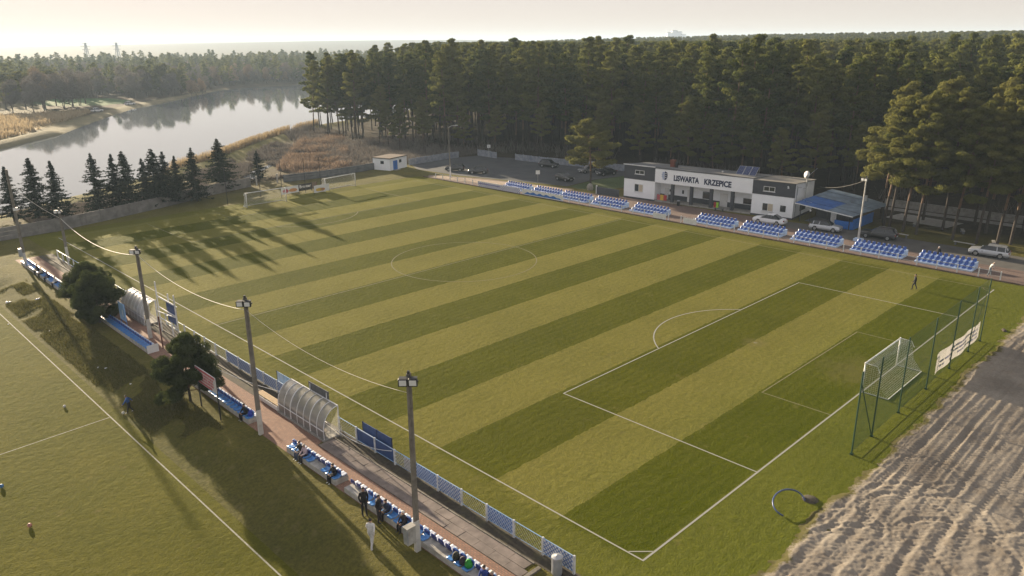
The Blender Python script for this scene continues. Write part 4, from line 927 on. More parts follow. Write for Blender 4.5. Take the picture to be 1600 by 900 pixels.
panel_wall('boundary_wall', 'grey panel wall between the stream gate and the white hut', [(45.6,120.2),(55,119.2),(67.8,120.4)], 1.45, mat('wall_slate', (.12,.13,.135), .9, var=.25, scale=1, bmp=.2), 2.5)
t = thing('gate_post', 'pale post left of the gate gap near the stream', 'post', (40.2,121.0,0)); mb = MB(); mb.box(-.12,.12,-.12,.12,0,1.7); mb.box(-.16,.16,-.16,.16,1.7,1.8); mb.build('shaft', M['concrete_pale'], t)
t = thing('gate_post', 'pale post right of the gate gap near the stream', 'post', (44.4,120.6,0)); mb = MB(); mb.box(-.12,.12,-.12,.12,0,1.7); mb.box(-.16,.16,-.16,.16,1.7,1.8); mb.build('shaft', M['concrete_pale'], t)
t = thing('dark_screen', 'low dark screen wall at the clubhouse left corner', 'screen', (0,0,0)); mb = MB(); mb.box(78.6,78.75,62.2,67.2,0,1.3); mb.build('panel', M['dark_wall'], t); mb = MB(); mb.box(78.55,78.8,67.2,67.35,0,1.5); mb.build('post', M['white_metal'], t)
mb = MB(); mb.lathe([(.5,0),(.62,.4),(.5,.95),(.15,1.25)], 9); o = mb.build('boulder', mat('stone', (.25,.24,.21), .9, var=.3, scale=2, bmp=.4)); o.location = (80.6, 70.4, 0); tag(o, 'rough rounded stone monument on the lawn under the lone pine', 'stone')
def sign(label, x, y, h, rz, mt):
    t = thing('road_sign', label, 'sign', (x, y, 0), rz); mb = MB(); mb.tube([(0,0,0),(0,0,h)], .035, 6); mb.build('post', M['grey_metal'], t)
    mb = MB(); mb.box(-.4,.4,-.05,-.035,h-.75,h); mb.build('plate', mt, t); return t
t = sign('small white square sign by the rear corner of the car park', 97.0, 115.3, 3.0, -.8, M['white_board']); mb = MB(); mb.box(-.12,.12,-.062,-.051,2.45,2.8); mb.build('symbol', M['grey_metal'], t)
t = sign('small pale sign on a thin pole at the pitch side of the car park', 79.3, 82.5, 2.5, -.8, M['white_board'])
lp = thing('street_lamp', 'tall bare street lamp at the corner of the car park', 'street lamp', (72.1,100.3,0))
mb = MB(); mb.tube([(0,0,0),(0,0,2.2)], [.17,.16], 8, 1); mb.tube([(0,0,2.2),(-.1,.05,10.0)], [.13,.08], 8, 0); mb.build('pole', [M['pole_concrete'], M['white_metal']], lp)
mb = MB(); mb.tube([(-.1,.05,10.0),(.3,-.35,10.35),(.9,-.9,10.45)], .05, 6); mb.build('arm', M['grey_metal'], lp)
mb = MB(); mb.bevbox(-.3,.3,-.12,.12,-.06,.08,.04, None, Matrix.Translation((1.05,-1.05,10.45)) @ Matrix.Rotation(R(-45),4,'Z')); mb.build('lamp_head', M['grey_metal'], lp)

def shell_mat(name, col, alpha, rough=.25):
    m, nt, b = newmat(name); nt.nodes.remove(b); out = nt.nodes['Material Output']
    d = N(nt, 'ShaderNodeBsdfPrincipled'); d.inputs['Roughness'].default_value = rough; d.inputs['Specular IOR Level'].default_value = .7
    c = mixrgb(nt, ramp(nt, noise(nt, 1.3, 4, .6), [(.4,0.0),(.75,.6)]), col, tuple(x*.72 for x in col)); nt.links.new(c, d.inputs['Base Color'])
    tr_ = N(nt, 'ShaderNodeBsdfTransparent'); tl = N(nt, 'ShaderNodeBsdfTranslucent'); nt.links.new(c, tl.inputs[0])
    m1 = N(nt, 'ShaderNodeMixShader'); m1.inputs[0].default_value = .4; nt.links.new(d.outputs[0], m1.inputs[1]); nt.links.new(tl.outputs[0], m1.inputs[2])
    m2 = N(nt, 'ShaderNodeMixShader'); m2.inputs[0].default_value = alpha; nt.links.new(tr_.outputs[0], m2.inputs[1]); nt.links.new(m1.outputs[0], m2.inputs[2]); nt.links.new(m2.outputs[0], out.inputs[0])
    return m

# ------------------------------------------------------------------ seats and stands
def seat_mesh(mt, rim=None):
    """moulded shell: front lip, pan, curve, backrest, with thickness; faces -X"""
    prof = [(-.24,.02,.15),(-.23,.06,.185),(-.12,.045,.20),(.06,.03,.205),(.15,.06,.205),(.19,.18,.205),(.215,.32,.19),(.22,.38,.13)]
    vs = []; fs = []
    for (x, z, w) in prof: vs += [(x,-w,z+.015),(x,-w*.55,z),(x,w*.55,z),(x,w,z+.015)]
    n = len(prof); o = len(vs)
    for i, (x, z, w) in enumerate(prof):
        dx, dz = (0,-.03) if i < 4 else (.03,-.01); vs += [(x+dx,-w,z+.015+dz),(x+dx,-w*.55,z+dz),(x+dx,w*.55,z+dz),(x+dx,w,z+.015+dz)]
    for i in range(n-1):
        for j in range(3): a = i*4+j; fs.append((a,a+1,a+5,a+4)); fs.append((o+a,o+a+4,o+a+5,o+a+1))
        fs.append((i*4,i*4+4,o+i*4+4,o+i*4)); fs.append((i*4+3,o+i*4+3,o+i*4+7,i*4+7))
    e = (n-1)*4
    for j in range(3): fs.append((e+j,e+j+1,o+e+j+1,o+e+j)); fs.append((j+1,j,o+j,o+j+1))
    mb = MB(); mb.add(vs, fs); mb.m = [1 if rim and f[0] < 16 else 0 for f in fs]; me = mb.mesh('seat', mt, True); return me
S_BLUE, S_LIGHT = seat_mesh(M['seat_blue']), seat_mesh(M['seat_light'])
S_DEEP = seat_mesh([M['seat_deep'], M['seat_white']], True)
def seat_pair_white():
    mb = MB(); prof = [(-.24,.03),(.1,.03),(.16,.05)]
    return S_DEEP
M['cloth'] = shell_mat('banner_cloth', (.52,.50,.48), 1.0, .7)
# ten stands along the far touchline
st = thing('seat_stand', '', 'stand', (0,0,0))
mb = MB(); NS = 10; pitch_s = .635; WS = NS*pitch_s + .1; levels = [(0,.75,.20),(.75,1.5,.50),(1.5,2.4,.82)]
for (x0, x1, z) in levels: mb.bevbox(x0, x1, -WS/2, WS/2, -.1, z, .015)
mb.build('base', M['stand_paint'], st)
for (x0, x1, z) in levels:
    for k in range(NS): link('seat', S_BLUE, st, (x0+.40, -WS/2+.05+pitch_s*(k+.5), z+.02))
st_lab = ['three-row blue seat block at the right end of the far touchline, before the silver estate','three-row blue seat block at the foot of the white floodlight pole by the black car',
 'three-row blue seat block in front of the silver car and the canopy','three-row blue seat block in front of the white saloon','three-row blue seat block before the colonnade, right of the players gap',
 'three-row blue seat block before the clubhouse left wing, left of the players gap','three-row blue seat block level with the dark screen left of the clubhouse','three-row blue seat block in front of the stone monument, right of the blue wave banner',
 'three-row blue seat block behind the blue wave banner','three-row blue seat block behind the checkered banner, leftmost of the row']
sy = [7.0, 15.0, 23.2, 31.2, 38.8, 50.7, 58.9, 66.4, 73.3, 80.8]
for i, y in enumerate(sy):
    if i == 0: st.location = (70.55, y, 0); st['label'] = st_lab[0]; st['group'] = 'seat stands on the far touchline'
    else: dup(st, (70.55, y, 0), 0, st_lab[i])
# back-to-back seat rows on the near side
def near_rows(y0, y1, label, skip=(), z0=.0, front=S_LIGHT, x=-7.0, miss=.06):
    t = thing('seat_row', label, 'seating', (x, (y0+y1)/2, 0), 0, 'seat rows on the near side'); Lh = (y1-y0)/2
    mb = MB(); mb.bevbox(-.55, .42, -Lh, Lh, -.9, .36, .02); mb.build('base', M['concrete_pale'], t)
    n = int((y1-y0)/.60); r = random.Random(int(y0*10))
    for k in range(n):
        yy = -Lh + .3 + k*(2*Lh-.6)/(n-1)
        if not (k in skip or r.random() < miss): link('seat', front, t, (-.28, yy, .38)).scale = (1.12,1.18,1.15)
        o = link('seat', S_DEEP, t, (.16, yy, .38)); o.rotation_euler = (0,0,math.pi); o.scale = (1.1,1.18,1.15)
    return t
near_rows(-6.0, 10.3, 'back-to-back blue seat row nearest the camera, right of the near lamp pole', (17, 18, 22,23,24), miss=.1)
near_rows(10.75, 16.9, 'back-to-back blue seat row left of the near lamp pole, with men standing before it', (8,9,7,4))
near_rows(17.9, 23.9, 'back-to-back blue seat row opposite the near dugout end', (4,))
near_rows(29.4, 39.2, 'back-to-back blue seat row behind the red and white billboard', ())
near_rows(48.6, 63.2, 'back-to-back blue seat row with the light blue banner, between the far pines and scoreboard', (), front=S_LIGHT)
near_rows(73.6, 90.2, 'back-to-back blue seat row at the far end under the tallest pole', (), front=S_LIGHT)

# ------------------------------------------------------------------ railings
def near_rail():
    t = thing('pitch_railing', 'blue and white lattice railing along the near touchline', 'railing', (-3.4, 0, 0))
    ys = [1.9 + 2.2*k for k in range(41)]
    kinds = {0:'w',2:'b',4:'w',5:'b',6:'h',7:'n',8:'n'}
    for k in range(13, 18): kinds[k] = 'w' if k != 15 else 'b'
    for k, y in enumerate(ys):
        mb = MB(); mb.bevbox(-.055, .055, y-.055, y+.055, -.1, 1.14, .012); mb.build('post', M['white_metal'], t)
        if k == len(ys)-1: break
        if 9.5 < k < 12.4 or 24 <= k <= 27: continue
        mb = MB(); mb.tube([(0,y+.055,1.08),(0,y+2.145,1.08)], .03, 6); mb.tube([(0,y+.055,.14),(0,y+2.145,.14)], .022, 5); mb.build('rail', M['sky_blue_board'], t)
        kd = kinds.get(k, '')
        if kd in ('w','b','h'):
            y1 = y+2.1 if kd != 'h' else y+1.2
            mb = MB(); mb.box(-.02, .0, y+.09, y1, .18, 1.04); mb.build('banner', M['white_board'] if kd != 'b' else M['lattice_blue'], t)
        if kd == 'n': mb = MB(); mb.box(.0, .03, y+.08, y+2.12, .1, 1.0); mb.build('banner', M['blue_board'], t); continue
        if k < 20:
            mb = MB(); n = 8; zz0, zz1 = .17, 1.05; sp_ = 2.05/n
            for i in range(-4, n+1):
                for sgn in (1,-1):
                    ya = i*sp_; yb = ya + (zz1-zz0)*1.0; za, zb = zz0, zz1
                    if ya < 0: za += -ya; ya = 0
                    if yb > 2.05: zb -= yb-2.05; yb = 2.05
                    if zb <= za or ya > 2.05: continue
                    if sgn < 0: za, zb = zz0+zz1-za, zz0+zz1-zb
                    mb.bar((-.03,y+.075+ya,za),(-.03,y+.075+yb,zb),.032 if kd in ('w','b','h') else .014)
            o = mb.build('mesh_panel', M['lattice_blue'] if kd == 'w' else (M['lattice_white'] if kd == 'b' else M['grey_metal']), t); o['kind'] = 'stuff'
    return t
near_rail()
t = thing('pitch_railing', 'white post and rail fence along the far touchline', 'railing', (69.0, 0, 0))
k = 0; y = .45
pm = MB(); pm.bevbox(-.055,.055,-.055,.055,-.1,1.12,.012); pme = pm.mesh('post', M['white_metal'])
rm_ = MB(); rm_.tube([(0,.05,1.02),(0,2.19,1.02)], .028, 6); rme = rm_.mesh('rail', M['grey_metal']); rm2 = MB(); rm2.tube([(0,.05,.5),(0,2.19,.5)], .022, 5); rme2 = rm2.mesh('rail', M['grey_metal'])
while y < 103:
    link('post', pme, t, (0,y,0))
    if not (42.4 < y < 45.5) and y < 101: link('rail', rme, t, (0,y,0)); link('rail', rme2, t, (0,y,0))
    y += 2.24
def board(label, x, y0, y1, z0, z1, build, name='advert_board', cat='advert board'):
    t = thing(name, label, cat, (x, y0, 0)); build(t, y1-y0, z0, z1); return t
def b_white(t, w, z0, z1): mb = MB(); mb.bevbox(-.03, 0, 0, w, z0, z1, .005); mb.build('sheet', M['white_board'], t)
board('white board on the railing left of the players gap', 68.86, 45.6, 48.0, .12, .95, b_white); board('white board on the railing right of the players gap', 68.86, 40.2, 42.5, .12, .95, b_white)
def b_wave(t, w, z0, z1):
    mb = MB(); mb.box(-.03, 0, 0, w, z0, z1); mb.build('sheet', M['white_board'], t)
    n = 40; vs = []; r = random.Random(3)
    for i in range(n+1): yy = .25 + (w-.5)*i/n; e = min(1, 8*min(i, n-i)/n); vs += [(-.036, yy, z0+.14), (-.036, yy, z0 + .14 + (z1-z0)*(.38+.13*math.sin(i*.9)+.06*r.random())*e)]
    mb = MB(); mb.add(vs, [(2*i+2, 2*i, 2*i+1, 2*i+3) for i in range(n)]); mb.build('print', M['blue_paint'], t)
board('white banner with a blue wave on the far railing', 68.86, 66.6, 76.4, .08, 1.02, b_wave)
def b_check(t, w, z0, z1):
    mb = MB(); mb.box(-.03, 0, 0, w, z0, z1); mb.build('sheet', M['white_board'], t); mb = MB(); n = int(w/.28)
    for i in range(n):
        for j in range(4):
            if (i+j) % 2 == 0 or j in (1,2) and i > n*.45 and i % 2: mb.quad((-.036,i*.28+.24,z0+.06+j*.22),(-.036,i*.28,z0+.06+j*.22),(-.036,i*.28+.1,z0+.25+j*.22),(-.036,i*.28+.34,z0+.25+j*.22))
    mb.build('print', mat('check_violet', (.10,.09,.38), .6), t)
board('white banner with blue checker print on the far railing', 68.86, 77.0, 88.4, .08, 1.02, b_check)
# navy boards by the near dugout, light blue board on its other side
def b_frame(mt, panels=2):
    def f(t, w, z0, z1):
        for k in range(panels): mb = MB(); mb.bevbox(-.02, .02, k*w/panels+.04, (k+1)*w/panels-.04, z0, z1, .006); mb.build('sheet', mt, t)
        for k in range(panels+1): mb = MB(); mb.box(-.04, .03, k*w/panels-.03, k*w/panels+.03, 0, z1+.04); mb.build('post', M['navy'], t)
    return f
board('tall dark blue twin board behind the railing, right of the near dugout', -3.15, 17.9, 21.2, .25, 1.6, b_frame(M['blue_board']), 'screen_board', 'board')
board('light blue board left of the near dugout', -3.15, 30.2, 33.0, .3, 1.7, b_frame(M['sky_blue_board'], 1), 'screen_board', 'board')

# ------------------------------------------------------------------ goals and ball-stop fences
def goal(label, x, y, rz, deep=2.0, top=.9, net_m='white_metal', w=7.32, h=2.44, nstep=.16):
    t = thing('goal', label, 'goal', (x, y, 0), rz)
    for sx in (-1,1): mb = MB(); mb.tube([(sx*w/2,0,-.05),(sx*w/2,0,h+.06)], .06, 8); mb.build('post', M['white_metal'], t, True)
    mb = MB(); mb.tube([(-w/2-.06,0,h),(w/2+.06,0,h)], .06, 8); mb.build('crossbar', M['white_metal'], t, True)
    mb = MB()
    for sx in (-1,1): mb.tube([(sx*w/2,0,h),(sx*w/2,top,h-.02),(sx*w/2,top+.25,h-.5)], .03, 6); mb.tube([(sx*w/2,0,.03),(sx*w/2,deep,.03)], .03, 6)
    mb.tube([(-w/2,deep,.03),(w/2,deep,.03)], .035, 6); mb.build('back_frame', M['white_metal'], t)
    mb = MB(); T = .011
    prof = [(0,h),(top*.5,h-.06),(top,h-.03),(top+.2,h*.62),(top+.35,h*.38),(deep-.35,h*.17),(deep,.04)]
    def on(s):
        f = s*(len(prof)-1); i = min(int(f), len(prof)-2); a, b_ = prof[i], prof[i+1]; q = f-i; return (a[0]+(b_[0]-a[0])*q, a[1]+(b_[1]-a[1])*q)
    nv = int(w/nstep)
    def rib(a, b_, wd=T):
        a = Vector(a); b_ = Vector(b_); d = (b_-a).normalized(); s_ = d.cross(Vector((.31,.55,.77))).normalized()*wd/2; q = d.cross(s_).normalized()*wd/2
        mb.quad(a+s_, a-s_, b_-s_, b_+s_); mb.quad(a+q, a-q, b_-q, b_+q)
    for i in range(nv+1):
        xx = -w/2 + w*i/nv
        for a, b_ in zip(prof[:-1], prof[1:]): rib((xx,a[0],a[1]), (xx,b_[0],b_[1]))
    for j in range(1, 26): p_ = on(j/25.5); rib((-w/2,p_[0],p_[1]), (w/2,p_[0],p_[1]))
    for sx in (-1,1):
        for i in range(1, 12):
            yy = deep*i/12; zt = None
            for a, b_ in zip(prof[:-1], prof[1:]):
                if a[0] <= yy <= b_[0] and b_[0] > a[0]: zt = a[1] + (b_[1]-a[1])*(yy-a[0])/(b_[0]-a[0])
            if zt: rib((sx*w/2,yy,.03), (sx*w/2,yy,zt))
        for j in range(1, 15):
            z = h*j/15; ym = max((a[0]+(b_[0]-a[0])*((z-a[1])/(b_[1]-a[1])) for a, b_ in zip(prof[:-1],prof[1:]) if min(a[1],b_[1]) <= z <= max(a[1],b_[1]) and a[1] != b_[1]), default=0)
            rib((sx*w/2,0,z), (sx*w/2,ym,z))
    o = mb.build('net', mat('goal_net', (.72,.73,.74), .7), t); o['kind'] = 'stuff'; return t
goal('white netted goal at the near right end of the main pitch', W_/2, 0, math.pi)
goal('white netted goal at the far left end, before the red and white banner', W_/2, L_, 0, 1.5, .6)
goal('spare netted goal standing off the pitch near the white hut', 49.4, 105.6, R(8), 1.6, .7)
def stop_fence(label, pts, h, mt, net=True, lean=0):
    t = thing('ball_stop_fence', label, 'fence', (pts[0][0], pts[0][1], 0)); ox, oy = pts[0]
    for i, (x, y) in enumerate(pts): mb = MB(); mb.tube([(x-ox,y-oy,-.4),(x-ox+lean*rnd.uniform(-.1,.1),y-oy,h)], .05, 7); mb.box(x-ox-.09,x-ox+.09,y-oy-.09,y-oy+.09,-.35,.12) if h < 6.1 else None; mb.build('post', mt, t)
    return t
fp = [(18.7,-3.35),(22.1,-3.35),(27.1,-3.35),(32.8,-3.4),(38.4,-3.4),(43.5,-3.4),(47.0,-3.4)]
ft = stop_fence('tall green ball-stop fence with fine net behind the right goal', fp, 6.0, M['green_post'])
mb = MB(); mb.tube([(0,0,5.2),(3.4,0,.0)], .035, 6); mb.tube([(24.8,0,.1),(28.3,0,5.4)], .02, 5); mb.build('brace', M['green_post'], ft)
mb = MB()
for i in range(int(28.3/.12)): x = i*.12; T = .011; mb.quad((x-T,.06,.15),(x+T,.06,.15),(x+T,.06,5.9),(x-T,.06,5.9))
for j in range(int(5.8/.12)): z = .15+j*.12; T = .011; mb.quad((0,.055,z-T),(28.3,.055,z-T),(28.3,.055,z+T),(0,.055,z+T))
o = mb.build('net', mat('net_green', (.02,.10,.05), .6), ft); o['kind'] = 'stuff'
mb = MB(); 
for z in (.15, 2.9, 5.9): mb.tube([(0,.05,z),(28.3,.05,z)], .008, 4)
mb.build('tension_wire', M['dark_metal'], ft)
bn = thing('fence_banner', 'white banner with faded lilac print tied low on the green fence', 'banner', (35.0,-3.28,0))
vs = []; n = 24
for i in range(n+1):
    f = i/n; x = f*11.9; dz = -.22*math.sin(f*math.pi)*0; zt = 2.25 - .35*f + .03*math.sin(f*9); zb = .50 + .04*math.sin(f*8) - .15*f; yy = .06*math.sin(f*20)
    vs += [(x,yy,zb),(x,yy+.03,zt)]
mb = MB(); mb.add(vs, [(2*i,2*i+2,2*i+3,2*i+1) for i in range(n)]); mb.build('sheet', M['cloth'], bn)
mb = MB(); r = random.Random(4)
for row in range(3):
    x = 1.0
    while x < 11.0:
        w = r.uniform(.3,.9)
        if r.random() < .75:
            for s_ in (.022, -.03): 
                f0, f1 = x/11.9, (x+w)/11.9; y_ = .06*math.sin(f0*20)+.015; y1_ = .06*math.sin(f1*20)+.015; z0 = .85 + row*.38 - .2*f0
                mb.quad((x,y_+s_,z0),(x+w,y1_+s_,z0),(x+w,y1_+s_,z0+.16),(x,y_+s_,z0+.16))
        x += w + r.uniform(.1,.3)
mb.build('print', mat('lilac_print', (.56,.53,.62), .7), bn)
stop_fence('tall dark ball-stop posts behind the far left goal', [(27.6,106.9),(35.1,109.6),(39.7,110.2),(42.5,106.6),(45.5,106.2)], 6.4, M['dark_metal'], False)
def b_print(cols, base, text=None):
    def f(t, w, z0, z1):
        mb = MB(); mb.bevbox(-.02, w, -.02, .02, z0, z1, .005); mb.build('sheet', base, t); r = random.Random(len(cols)*7+int(w*10))
        for c, (x0, x1, za, zb) in cols: mb = MB(); n = 10; mb.add([((x0+(x1-x0)*(.5+.5*math.cos(6.283*i/n)*r.uniform(.8,1)))*w, -.026, z0+(z1-z0)*(za+(zb-za)*(.5+.5*math.sin(6.283*i/n)*r.uniform(.8,1)))) for i in range(n)], [tuple(range(n))]); mb.build('print', M[c], t)
        for x in (.0, w): mb = MB(); mb.box(x-.04,x+.04,.021,.08,0,z1+.05); mb.build('post', M['dark_metal'], t)
        if text: lettering(text, (z1-z0)*.62, t, w*.06, z0+(z1-z0)*.42, -.03, M['white_board'], width=w*.85, bold=.01)
    return f
t = thing('advert_board', 'white board with a red and orange print behind the far left goal', 'advert board', (37.3,106.0,0), R(4)); b_print([('pink_red',(.05,.45,.1,.75)),('orange',(.4,.95,.15,.7)),('white_board',(.1,.25,.05,.3))], M['white_board'])(t, 3.6, .5, 1.75)
t = thing('advert_board', 'black board with white lettering right of the far left goal', 'advert board', (41.6,107.5,0), R(4)); b_print([], M['black'], 'Broster')(t, 2.9, .35, 1.6)
t = thing('advert_board', 'small dark brown board between the black and the yellow boards', 'advert board', (44.7,108.2,0), R(4)); b_print([], M['roof_brown'])(t, 1.2, .3, 1.5)
t = thing('advert_board', 'white and yellow board left of the spare goal', 'advert board', (43.1,104.6,0), R(6)); b_print([('yellow',(.05,.7,.08,.65)),('orange',(.3,.75,.1,.6))], M['white_board'])(t, 3.4, .2, 1.5)

# ------------------------------------------------------------------ dugouts
M['poly'] = shell_mat('polycarbonate', (.42,.41,.40), .62); M['poly_clear'] = shell_mat('polycarbonate_clear', (.5,.5,.48), .22, .1); M['poly_white'] = shell_mat('polycarbonate_white', (.72,.72,.72), .9)
def dugout(label, x0, x1, y0, y1, h, shell, endm, sign_b):
    t = thing('dugout', label, 'dugout', ((x0+x1)/2, (y0+y1)/2, 0)); w = x1-x0; Lh = (y1-y0)/2
    def prof(n=9):
        p_ = [(-w/2, .12), (-w/2, .75)]
        for i in range(1, n): a = math.pi/2*i/(n-1); p_.append((-w/2 + (w)*(1-math.cos(a))*1.0, .75 + (h-.75)*math.sin(a)))
        return p_
    P_ = prof(); nb = 7
    mb = MB(); mb.box(-w/2-.12, w/2+.1, -Lh-.1, Lh+.1, -.1, .12); mb.build('base', M['concrete'], t)
    for k in range(nb):
        a, b_ = -Lh + 2*Lh*k/nb + .03, -Lh + 2*Lh*(k+1)/nb - .03
        mb = MB(); vs = []
        for (x, z) in P_: vs += [(x,a,z),(x,b_,z),(x+.015,a,z-.012),(x+.015,b_,z-.012)]
        fs = []
        for i in range(len(P_)-1): fs += [(4*i,4*i+4,4*i+5,4*i+1),(4*i+2,4*i+3,4*i+7,4*i+6)]
        mb.add(vs, fs); mb.build('shell_panel', shell, t, True)
    for k in range(nb+1):
        y = -Lh + 2*Lh*k/nb; mb = MB(); big = k in (2,3,5) and False
        mb.tube([(x, y, z) for x, z in P_], .03 if k not in (2,5) else .05, 5); mb.build('rib', M['white_metal'], t)
    for y in (-Lh, Lh):
        mb = MB(); mb.add([(x, y, z) for x, z in P_] + [(P_[-1][0], y, .12)], [tuple(range(len(P_)+1))]); mb.build('end_panel', endm, t)
        mb = MB(); mb.bar((w/2, y, .12), (w/2, y, h), .06); mb.build('front_post', M['white_metal'], t)
    mb = MB(); mb.bar((w/2, -Lh, h), (w/2, Lh, h), .07); mb.bar((-w/2-.02, -Lh, .75), (-w/2-.02, Lh, .75), .05); mb.build('beam', M['white_metal'], t)
    mb = MB(); mb.bevbox(-w/2+.12, -w/2+.5, -Lh+.25, Lh-.25, .5, .56, .02)
    for yy in (-Lh+.5, 0, Lh-.5): mb.box(-w/2+.2, -w/2+.4, yy-.04, yy+.04, .12, .5)
    mb.build('bench', M['roof_brown'], t)
    mb = MB(); mb.box(-w/2+.06, -w/2+.1, -Lh+.1, Lh-.1, .14, .95); mb.build('back_lining', M['roof_brown'], t)
    if sign_b:
        mb = MB(); mb.bevbox(w/2+.04, w/2+.10, -Lh*.62, Lh*.22, h-.05, h+.62, .01); mb.build('sign_board', M['wood_grey'], t)
        for yy in (-Lh*.55, Lh*.15): mb = MB(); mb.bar((w/2,yy,h),(w/2+.03,yy,h+.5),.05); mb.build('strut', M['white_metal'], t)
    return t
dugout('grey see-through curved dugout with white ribs, in the foreground by the brick path', -5.0, -3.75, 23.3, 29.6, 2.3, M['poly'], M['poly_clear'], True)
dugout('white curved dugout further along, beside the scoreboard', -5.0, -3.75, 56.0, 62.0, 2.3, M['poly_white'], M['poly_clear'], False)
mb = MB(); mb.bevbox(-.02,.02,-.25,.25,.1,1.05,.01); o = mb.build('clear_panel', M['poly_clear']); o.location = (-3.9,23.0,0); tag(o, 'loose clear plastic panel propped at the near dugout front corner', 'panel')
t = thing('wooden_bench', 'long slatted wooden bench beside the near dugout', 'bench', (-4.75, 31.4, 0))
for k in range(4): mb = MB(); mb.bevbox(-.26+k*.14, -.26+k*.14+.12, -1.7, 1.7, .46, .50, .006); mb.build('slat', M['wood'], t)
for yy in (-1.4, 0, 1.4): mb = MB(); mb.box(-.25,.28,yy-.05,yy+.05,0,.45); mb.build('leg', M['white_metal'], t)
mb = MB(); mb.box(-.34,-.30,-1.7,1.7,.1,.42); mb.build('front_board', M['white_board'], t)

# ------------------------------------------------------------------ floodlight poles and cables
def flood_pole(label, x, y, h, foot=M['pole_white'], heads=2, head=True, lattice=True, face=(-.7,-.7), body=None, extra=()):
    t = thing('floodlight_pole', label, 'floodlight pole', (x, y, 0), 0, 'floodlight poles'); body = body or M['pole_concrete']
    mb = MB(); f0, f1 = .155, .09
    def sec(z): return f0 + (f1-f0)*z/h
    # tapered concrete mast of two legs joined by rungs, the foot solid and whitewashed
    mb.add([(sx*f0, sy*f0*.75, -.3) for sx, sy in ((-1,-1),(1,-1),(1,1),(-1,1))] + [(sx*sec(2.0), sy*sec(2.0)*.75, 1.9) for sx, sy in ((-1,-1),(1,-1),(1,1),(-1,1))],
           [(3,2,1,0),(4,5,6,7),(0,1,5,4),(1,2,6,5),(2,3,7,6),(3,0,4,7)], 1)
    if lattice:
        for sx in (-1,1): mb.bar((sx*sec(1.9)*.62,0,1.9),(sx*f1*.62,0,h), .085, .16, 0)
        z = 2.4
        while z < h: mb.box(-sec(z)*.6, sec(z)*.6, -.07, .07, z, z+.14, 0); z += .62
        mb.box(-f1*.8, f1*.8, -.09, .09, h-.25, h, 0)
    else: mb.tube([(0,0,1.9),(0,0,h)], [sec(1.9)*.8, f1*.8], 8, 0)
    mb.build('mast', [body, foot], t)
    if head:
        a = math.atan2(face[1], face[0]); Mx = Matrix.Translation((0,0,h-.35)) @ Matrix.Rotation(a, 4, 'Z')
        mb = MB(); mb.box(.1,.2,-.5,.5,-.04,.04,None,Mx); mb.box(.05,.32,-.45,.45,.18,.21,None,Mx); mb.box(-.05,.1,-.06,.06,-.05,.5,None,Mx); mb.build('crossarm', M['dark_metal'], t)
        for k in range(heads):
            yy = (k-(heads-1)/2)*.5; My = Mx @ Matrix.Translation((.35,yy,.02)) @ Matrix.Rotation(R(4), 4, 'Y')
            mb = MB(); mb.bevbox(-.08,.10,-.23,.23,-.2,.2,.03,None,My); lm = mb.build('floodlight', M['black'], t)
            mb = MB(); mb.box(.101,.106,-.18,.18,-.15,.15,None,My); mb.build('lens', M['lamp_glass'], lm)
    return t
P1 = flood_pole('tall floodlight pole nearest the camera, with a grey meter box at its foot', -7.9, 9.2, 10.5)
mb = MB(); mb.bevbox(-.75,-.2,-.18,.18,.75,1.75,.02); mb.box(-.78,-.17,-.21,.21,1.75,1.8); bx = mb.build('meter_box', M['concrete_pale'], P1)
mb = MB(); mb.box(-.752,-.70,-.19,.19,.85,1.65); mb.build('door', M['steel_bin'], bx)
flood_pole('floodlight pole standing between the near dugout and the billboard', -7.6, 27.4, 10.2)
flood_pole('floodlight pole rising behind the seats with the light blue banner, near the scoreboard', -5.9, 52.2, 8.8)
flood_pole('short lamp pole by the far end of the brick path', -2.9, 87.4, 6.8, heads=2)
P5 = flood_pole('tallest thin pole at the far left end of the seat rows', -7.5, 88.0, 12.2, head=False)
mb = MB(); mb.bevbox(-.5,-.15,-.25,.25,1.5,2.5,.02); mb.build('meter_box', M['steel_bin'], P5); mb = MB(); mb.box(-.15,.35,-.1,.1,7.2,7.55); mb.build('floodlight', M['white_metal'], P5)
PR = flood_pole('white concrete floodlight pole beside the black estate car', 76.4, 19.4, 8.8, heads=2, lattice=False, face=(-1,.3), body=M['pole_white'])
mb = MB(); mb.box(-.5,.5,-.5,.5,0,.35); mb.build('footing', M['stand_paint'], PR)
def cable(label, a, b, sag, rad=.02, mt='cable', name='overhead_cable'):
    a, b = Vector(a), Vector(b); pts = [a.lerp(b, i/16) - Vector((0,0,sag*4*(i/16)*(1-i/16))) for i in range(17)]
    mb = MB(); mb.tube(pts, rad, 5); tag(mb.build(name, M[mt], None, True), label, 'cable', 'overhead cables')
cable('pale cable slung from the tallest far left pole to the short lamp pole', (-7.5,88,10.4), (-2.9,87.4,5.6), .35, .03)
cable('pale sagging cable from the short lamp pole to the pole near the scoreboard', (-2.9,87.4,5.6), (-5.9,52.2,8.1), 1.2, .028)
cable('pale sagging cable from the scoreboard pole to the pole by the near dugout', (-5.9,52.2,8.1), (-7.6,27.4,9.3), .9, .018)
cable('pale sagging cable from the dugout pole to the pole nearest the camera', (-7.6,27.4,9.3), (-7.9,9.2,9.4), .8, .012)
cable('thin cable from the clubhouse side to the white concrete pole', (88.9,30.9,4.4), (76.4,19.4,8.4), .5, .03, 'cable_dark')
cable('white low cable drooping from the near dugout to the railing', (-4.1,24.6,.75), (-3.45,17.5,.95), .55, .02, 'white_metal')
cable('white cable drooping from the dark pine to the railing', (-7.9,37.2,3.2), (-3.45,28.7,1.1), .5, .02, 'white_metal')
